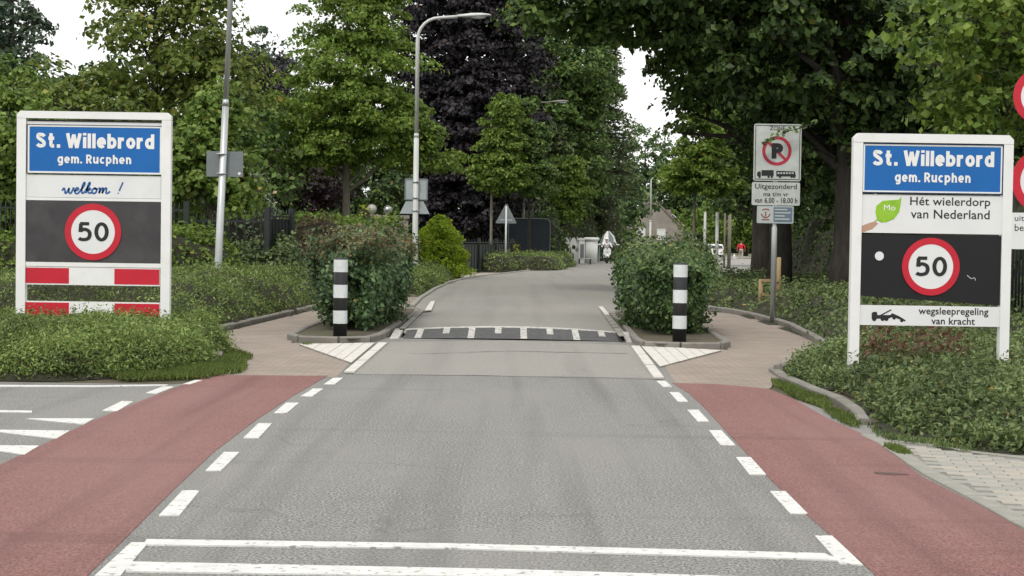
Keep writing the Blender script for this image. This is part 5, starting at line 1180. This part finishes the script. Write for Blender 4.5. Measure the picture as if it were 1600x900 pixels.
# wooden tree guard, posts and stakes
Yt = 36.5; XG = vp(1203, 440, Yt)[0]
tg = thing('tree_guard', (XG, Yt, 0), 'yellowish wooden tree guard frame behind the parking zone sign pole', 'tree guard')
f = rect_fn(Yt, XG)
xa = f(1185, 1192, 440, 470); xb = f(1213, 1220, 400, 468)
for (p, ztop) in ((xa, vp(1188, 436, Yt)[1]), (xb, vp(1217, 402, Yt)[1])):
    c = (p[0] + p[1]) / 2; MB().tube([(c, 0, 0), (c, 0, ztop - .01), (c, 0, ztop)], [.048, .048, .03], 12).build('stake', WOOD, tg)
for py in (438, 460): z = vp(1203, py, Yt)[1]; MB().box((xa[0] + xa[1]) / 2, (xb[0] + xb[1]) / 2, -.075, -.045, z - .03, z + .03).build('rail', WOOD, tg)
for px, y0, Y, m, lab, r_ in ((1101, 331, 118, POLEW, 'plain white post left of the pair beyond the right island bush', .10), (1120, 332, 112, POLEW, 'plain white post right of the pair beyond the right island bush', .12)):
    X = vp(px, 380, Y)[0]; z = vp(px, y0, Y)[1]
    t = thing('white_post', (X, Y, 0), lab, 'post', 'white posts by the footway')
    MB().tube([(0, 0, 0), (0, 0, z - .05)], [r_, r_ * .9], 10).build('shaft', m, t); MB().ball((0, 0, z - .05), (r_ * 1.1, r_ * 1.1, .06), 10, 6).build('cap', m, t)
for px, y0, Y, r_, lab in ((1132, 333, 104, .06, 'thin wooden stake, left one beyond the white posts'), (1139.5, 336, 100, .11, 'thick wooden stake right of the white posts')):
    X = vp(px, 380, Y)[0]; z = vp(px, y0, Y)[1]
    o = MB().tube([(0, 0, 0), (0, 0, z - .05), (0, 0, z)], [r_, r_ * .95, r_ * .4], 8).build('wooden_stake', WOOD2 if False else BARKL, None, (X, Y, 0)); tag(o, lab, 'stake', 'wooden stakes by the footway')

# ================================================================ HOUSES
def house(name, X, Y, w_, zeave, zpeak, depth, lab, windows, roofside=0):
    root = thing(name, (X, Y, 0), lab, 'house')
    MB().prism([(-w_ / 2, 0), (w_ / 2, 0), (w_ / 2, zeave), (0, zpeak), (-w_ / 2, zeave)], 0, depth).build('wall', BRICKM, root)
    ov = .25
    s = (zpeak - zeave) / (w_ / 2)
    b = MB()
    for sg in (-1, 1):
        b.prism([(0, zpeak + .03), (0, zpeak + .22), (sg * (w_ / 2 + ov), zeave - ov * s + .22), (sg * (w_ / 2 + ov), zeave - ov * s + .03)], -.12, depth + .12)
    rf = b.build('roof', ROOFM, root)
    b = MB()
    for sg in (-1, 1): b.prism([(0, zpeak - .02), (0, zpeak + .12), (sg * (w_ / 2 + ov), zeave - ov * s + .12), (sg * (w_ / 2 + ov), zeave - ov * s - .02)], -.18, -.121)
    b.build('bargeboard', TRIM if roofside else STONE, rf)
    MB().box(-.3, .3, depth * .6, depth * .6 + .5, zpeak - .3, zpeak + .7).build('chimney', BRICKM, rf)
    for (xa, xb, za, zb) in windows:
        wn = MB().box(xa, xb, -.03, .02, za, zb).build('window', GLASS, root)
        b = MB(); border(b, xa - .07, xb + .07, za - .07, zb + .07, .13, -.07, -.031); b.box((xa + xb) / 2 - .04, (xa + xb) / 2 + .04, -.065, -.031, za, zb); b.build('frame', TRIM, wn)
        MB().box(xa + .06, xb - .06, -.034, -.0305, za + (zb - za) * .1, zb - .06).build('blind', WHITEO, wn)
        MB().box(xa - .12, xb + .12, -.14, -.071, za - .16, za - .075).build('sill', STONE, wn)
    return root
YH = 205; XH = vp(1028, 340, YH)[0]; f = rect_fn(YH, XH)
wins = [f(998, 1006, 345, 357), f(1025, 1034, 344, 357)]
wins = [(a, b_, c, d) for a, b_, c, d in wins]
pk = vp(1020, 310, YH)[1]
house('gabled_house', vp(1020, 340, YH)[0], YH, 6.4, 3.7, pk, 9, 'pinkish brick gabled house with two white framed windows at the end of the road',
      [(-1.9, -.95, 2.0, 3.1), (.6, 1.55, 1.9, 3.1), (-1.9, -.6, .5, 1.5), (.6, 1.7, .5, 1.5)])
house('gabled_house', vp(1050, 360, 212)[0], 212, 6.6, 1.8, vp(1050, 335, 212)[1], 8, 'low brick house with a dark roof and white verge, right of the distant lamp', [(-.5, .5, .9, 1.7)], 1)

# ================================================================ SCOOTER, RIDER, WALKER, DOG, CAR
YS = 111; XS = vp(948, 400, YS)[0]; ZS = .10
sc_ = thing('motor_scooter', (XS, YS, ZS), 'white motor scooter coming towards us round the bend', 'scooter')
def wheel(parent, y, r_):
    b = MB()
    n = 20
    for k in range(n):
        pass
    pts = [(0, y + r_ * .82 * math.cos(2 * math.pi * i / n), r_ + r_ * .82 * math.sin(2 * math.pi * i / n)) for i in range(n + 1)]
    b.tube(pts, r_ * .2, 8, False); t = b.build('wheel', BLACKC, parent)
    MB().tube([(-.04, y, r_), (.04, y, r_)], [r_ * .62, r_ * .62], 16).build('rim', GALV, t)
wheel(sc_, -.62, .27); wheel(sc_, .62, .27)
MB().add(*(lambda: ([(-.05, -.80, .42), (.05, -.80, .42), (.10, -.5, .50), (-.10, -.5, .50), (-.05, -.78, .52), (.05, -.78, .52), (.08, -.5, .60), (-.08, -.5, .60)], [(0, 3, 2, 1), (4, 5, 6, 7), (0, 1, 5, 4), (1, 2, 6, 5), (2, 3, 7, 6), (3, 0, 4, 7)]))()).build('front_mudguard', WHITE, sc_)
MB().prism([(-.10, .45), (.10, .45), (.24, .62), (.25, .90), (.16, 1.02), (-.16, 1.02), (-.25, .90), (-.24, .62)], -.56, -.40).build('front_fairing', WHITE, sc_)
MB().prism([(-.2, .28), (.2, .28), (.2, .36), (-.2, .36)], -.42, .35).build('footboard', BLACKC, sc_)
MB().prism([(-.17, .3), (.17, .3), (.2, .66), (.14, .74), (-.14, .74), (-.2, .66)], .15, .95).build('rear_body', WHITE, sc_)
MB().prism([(-.14, .742), (.14, .742), (.13, .81), (-.13, .81)], .1, .9).build('seat', BLACKC, sc_)
MB().tube([(-.36, -.36, 1.04), (-.15, -.46, 1.03), (.15, -.46, 1.03), (.36, -.36, 1.04)], .018, 8).build('handlebar', BLACKC, sc_)
MB().ball((0, -.57, .80), (.11, .05, .08), 14, 8).build('headlight', LAMPG, sc_)
for s_ in (-1, 1):
    MB().tube([(s_ * .25, -.40, 1.04), (s_ * .33, -.42, 1.2)], .008, 6).build('mirror_arm', BLACKC, sc_)
    MB().ball((s_ * .35, -.42, 1.23), (.07, .02, .045), 10, 6).build('mirror', BLACKC, sc_)
MB().box(-.04, .04, -.57, -.561, .92, .99).build('badge', BLACKC, sc_)

def skinned(name, joints, edges, m, parent, sub=2):
    me = bpy.data.meshes.new(name); me.from_pydata([j[:3] for j in joints], edges, []); me.materials.append(m)
    o = link(name, me, parent)
    md = o.modifiers.new('skin', 'SKIN'); md.use_smooth_shade = True
    sv = me.skin_vertices[0].data if me.skin_vertices else None
    if sv is None:
        bpy.context.view_layer.objects.active = o
        sv = me.skin_vertices[0].data
    for i, j in enumerate(joints): sv[i].radius = (j[3], j[4] if len(j) > 4 else j[3]); sv[i].use_root = (i == 0)
    s = o.modifiers.new('subsurf', 'SUBSURF'); s.levels = sub; s.render_levels = sub
    dg = bpy.context.evaluated_depsgraph_get(); em = bpy.data.meshes.new_from_object(o.evaluated_get(dg))
    o.modifiers.clear(); o.data = em
    return o
def person(root, J, top, bottom, skin=SKIN):
    """J: joint positions"""
    P = J
    # body: one continuous figure
    js = [(*P['pelvis'], .13, .10), (*P['chest'], .15, .10), (*P['neck'], .055, .055), (*P['head'], .085, .10), (*P['crown'], .07, .08)]
    ed = [(0, 1), (1, 2), (2, 3), (3, 4)]
    for s in 'LR':
        k = len(js)
        js += [(*P['sh' + s], .055), (*P['el' + s], .042), (*P['wr' + s], .03), (*P['ha' + s], .034), (*P['fi' + s], .016)]; ed += [(1, k), (k, k + 1), (k + 1, k + 2), (k + 2, k + 3), (k + 3, k + 4)]
        k = len(js)
        js += [(*P['hip' + s], .085), (*P['kn' + s], .055), (*P['an' + s], .04), (*P['to' + s], .035)]; ed += [(0, k), (k, k + 1), (k + 1, k + 2), (k + 2, k + 3)]
    body = skinned('body', js, ed, skin, root)
    g = .02
    js = [(*P['pelvis'], .15 + g, .12), (*P['chest'], .175 + g, .13), (*[a * .35 + b * .65 for a, b in zip(P['chest'], P['neck'])], .11, .09)]; ed = [(0, 1), (1, 2)]
    for s in 'LR':
        k = len(js); el = P['el' + s]; wr = P['wr' + s]
        js += [(*P['sh' + s], .075), (*el, .06), (*[a * .2 + b * .8 for a, b in zip(el, wr)], .05)]; ed += [(1, k), (k, k + 1), (k + 1, k + 2)]
    skinned('jacket', js, ed, top, root)
    js = [(*P['pelvis'], .155, .12)]; ed = []
    for s in 'LR':
        k = len(js); js += [(*P['hip' + s], .105), (*P['kn' + s], .078), (*[a * .1 + b * .9 for a, b in zip(P['kn' + s], P['an' + s])], .06)]; ed += [(0, k), (k, k + 1), (k + 1, k + 2)]
    skinned('trousers', js, ed, bottom, root)
    return body
rd = thing('person', (XS, YS, ZS), 'person in white jacket and white helmet riding the scooter', 'person')
J = dict(pelvis=(0, .38, .90), chest=(0, .26, 1.22), neck=(0, .20, 1.44), head=(0, .16, 1.55), crown=(0, .17, 1.64))
for s, g in (('L', -1), ('R', 1)):
    J.update({'sh' + s: (g * .20, .22, 1.36), 'el' + s: (g * .32, .02, 1.14), 'wr' + s: (g * .34, -.26, 1.07), 'ha' + s: (g * .33, -.34, 1.065), 'fi' + s: (g * .31, -.39, 1.03),
              'hip' + s: (g * .11, .34, .86), 'kn' + s: (g * .18, -.08, .80), 'an' + s: (g * .15, -.08, .42), 'to' + s: (g * .15, -.24, .39)})
person(rd, J, WHITEC, BLACKC)
hm = MB().ball((0, .15, 1.60), (.135, .155, .15), 18, 12).build('helmet', WHITE, rd)
MB().ball((0, .055, 1.575), (.10, .07, .05), 14, 8).build('visor', GLASS, hm)
YW = 150; XW = vp(1158, 390, YW)[0]
wk_ = thing('person', (XW, YW, .01), 'person in a red top and beige trousers walking away on the right footway', 'person')
J = dict(pelvis=(0, 0, .98), chest=(0, .02, 1.30), neck=(0, .03, 1.52), head=(0, .05, 1.64), crown=(0, .04, 1.74))
for s, g, st in (('L', -1, .22), ('R', 1, -.18)):
    J.update({'sh' + s: (g * .22, .02, 1.44), 'el' + s: (g * .33, -.04 - st * .3, 1.16), 'wr' + s: (g * .36, .05 - st * .4, .93), 'ha' + s: (g * .36, .08 - st * .4, .86), 'fi' + s: (g * .35, .09 - st * .4, .78),
              'hip' + s: (g * .11, 0, .92), 'kn' + s: (g * .11, st * .7 + .04, .51), 'an' + s: (g * .11, st * 1.0, .10), 'to' + s: (g * .12, st * 1.0 + .14, .04)})
person(wk_, J, REDC, BEIGEC)
MB().ball((0, .035, 1.68), (.095, .105, .11), 14, 10).build('hair', HAIR, wk_)
for s_ in (-1, 1): st = .22 if s_ < 0 else -.18; MB().ball((s_ * .115, st + .06, .045), (.055, .14, .05), 10, 6).build('shoe', WHITEC, wk_)
dg_ = thing('dog', (vp(1148, 400, 151)[0], 151, .01), 'small white dog trotting left of the walker in red', 'dog')
js = [(0, -.18, .30, .085, .10), (0, .0, .30, .08, .09), (0, .20, .31, .09, .11), (0, .30, .40, .06), (0, .36, .48, .07), (0, .46, .46, .035), (0, -.30, .38, .025), (0, -.36, .48, .018)]
ed = [(0, 1), (1, 2), (2, 3), (3, 4), (4, 5), (0, 6), (6, 7)]
for (x, y, b_) in ((-.07, .2, 2), (.07, .2, 2), (-.07, -.18, 0), (.07, -.18, 0)):
    k = len(js); kk = -.05 if b_ == 0 else .02
    js += [(x, y, .24, .045), (x, y + kk, .13, .028), (x, y - kk * .3, .02, .024)]; ed += [(b_, k), (k, k + 1), (k + 1, k + 2)]
skinned('body', js, ed, WHITEC, dg_)
b = MB(); [b.ball((s_ * .05, .35, .55), (.02, .03, .045), 8, 6) for s_ in (-1, 1)]; b.build('ears', WHITEC, dg_)
# parked white car glimpsed between the posts
XC = vp(1120, 385, 168)[0]
pc = thing('parked_car', (XC, 168, 0), 'white parked car glimpsed between the white posts', 'car')
pr = [(-.86, .35), (.86, .35), (.88, .75), (.80, .95), (.62, 1.42), (-.62, 1.42), (-.80, .95), (-.88, .75)]
b = MB(); vs = []
secs = [(0, .82, .80), (.15, .97, .96), (.9, 1, 1), (2.8, 1, 1), (3.7, .98, .72), (4.1, .85, .62)]
for y, sx, sz in secs: vs += [(x * sx, y, .35 + (z - .35) * sz) for x, z in pr]
k = 8
b.add(vs, [(a * k + i, (a + 1) * k + i, (a + 1) * k + (i + 1) % k, a * k + (i + 1) % k) for a in range(5) for i in range(k)] + [tuple(range(k)), tuple(range(6 * k - 1, 5 * k - 1, -1))]); b.build('body', WHITE, pc)
MB().prism([(-.62, .98), (.62, .98), (.52, 1.28), (-.52, 1.28)], -.02, .1).build('rear_window', GLASS, pc)
for s_ in (-1, 1):
    MB().box(s_ * .68 - .09, s_ * .68 + .09, -.03, .1, .66, .82).build('tail_light', REDS, pc)
    for y in (.75, 3.25):
        t = MB().tube([(s_ * .70, y, .31), (s_ * .88, y, .31)], [.31, .31], 18).build('wheel', BLACKC, pc)
        MB().tube([(s_ * .86, y, .31), (s_ * .89, y, .31)], [.18, .18], 14).build('rim', GALV, t)
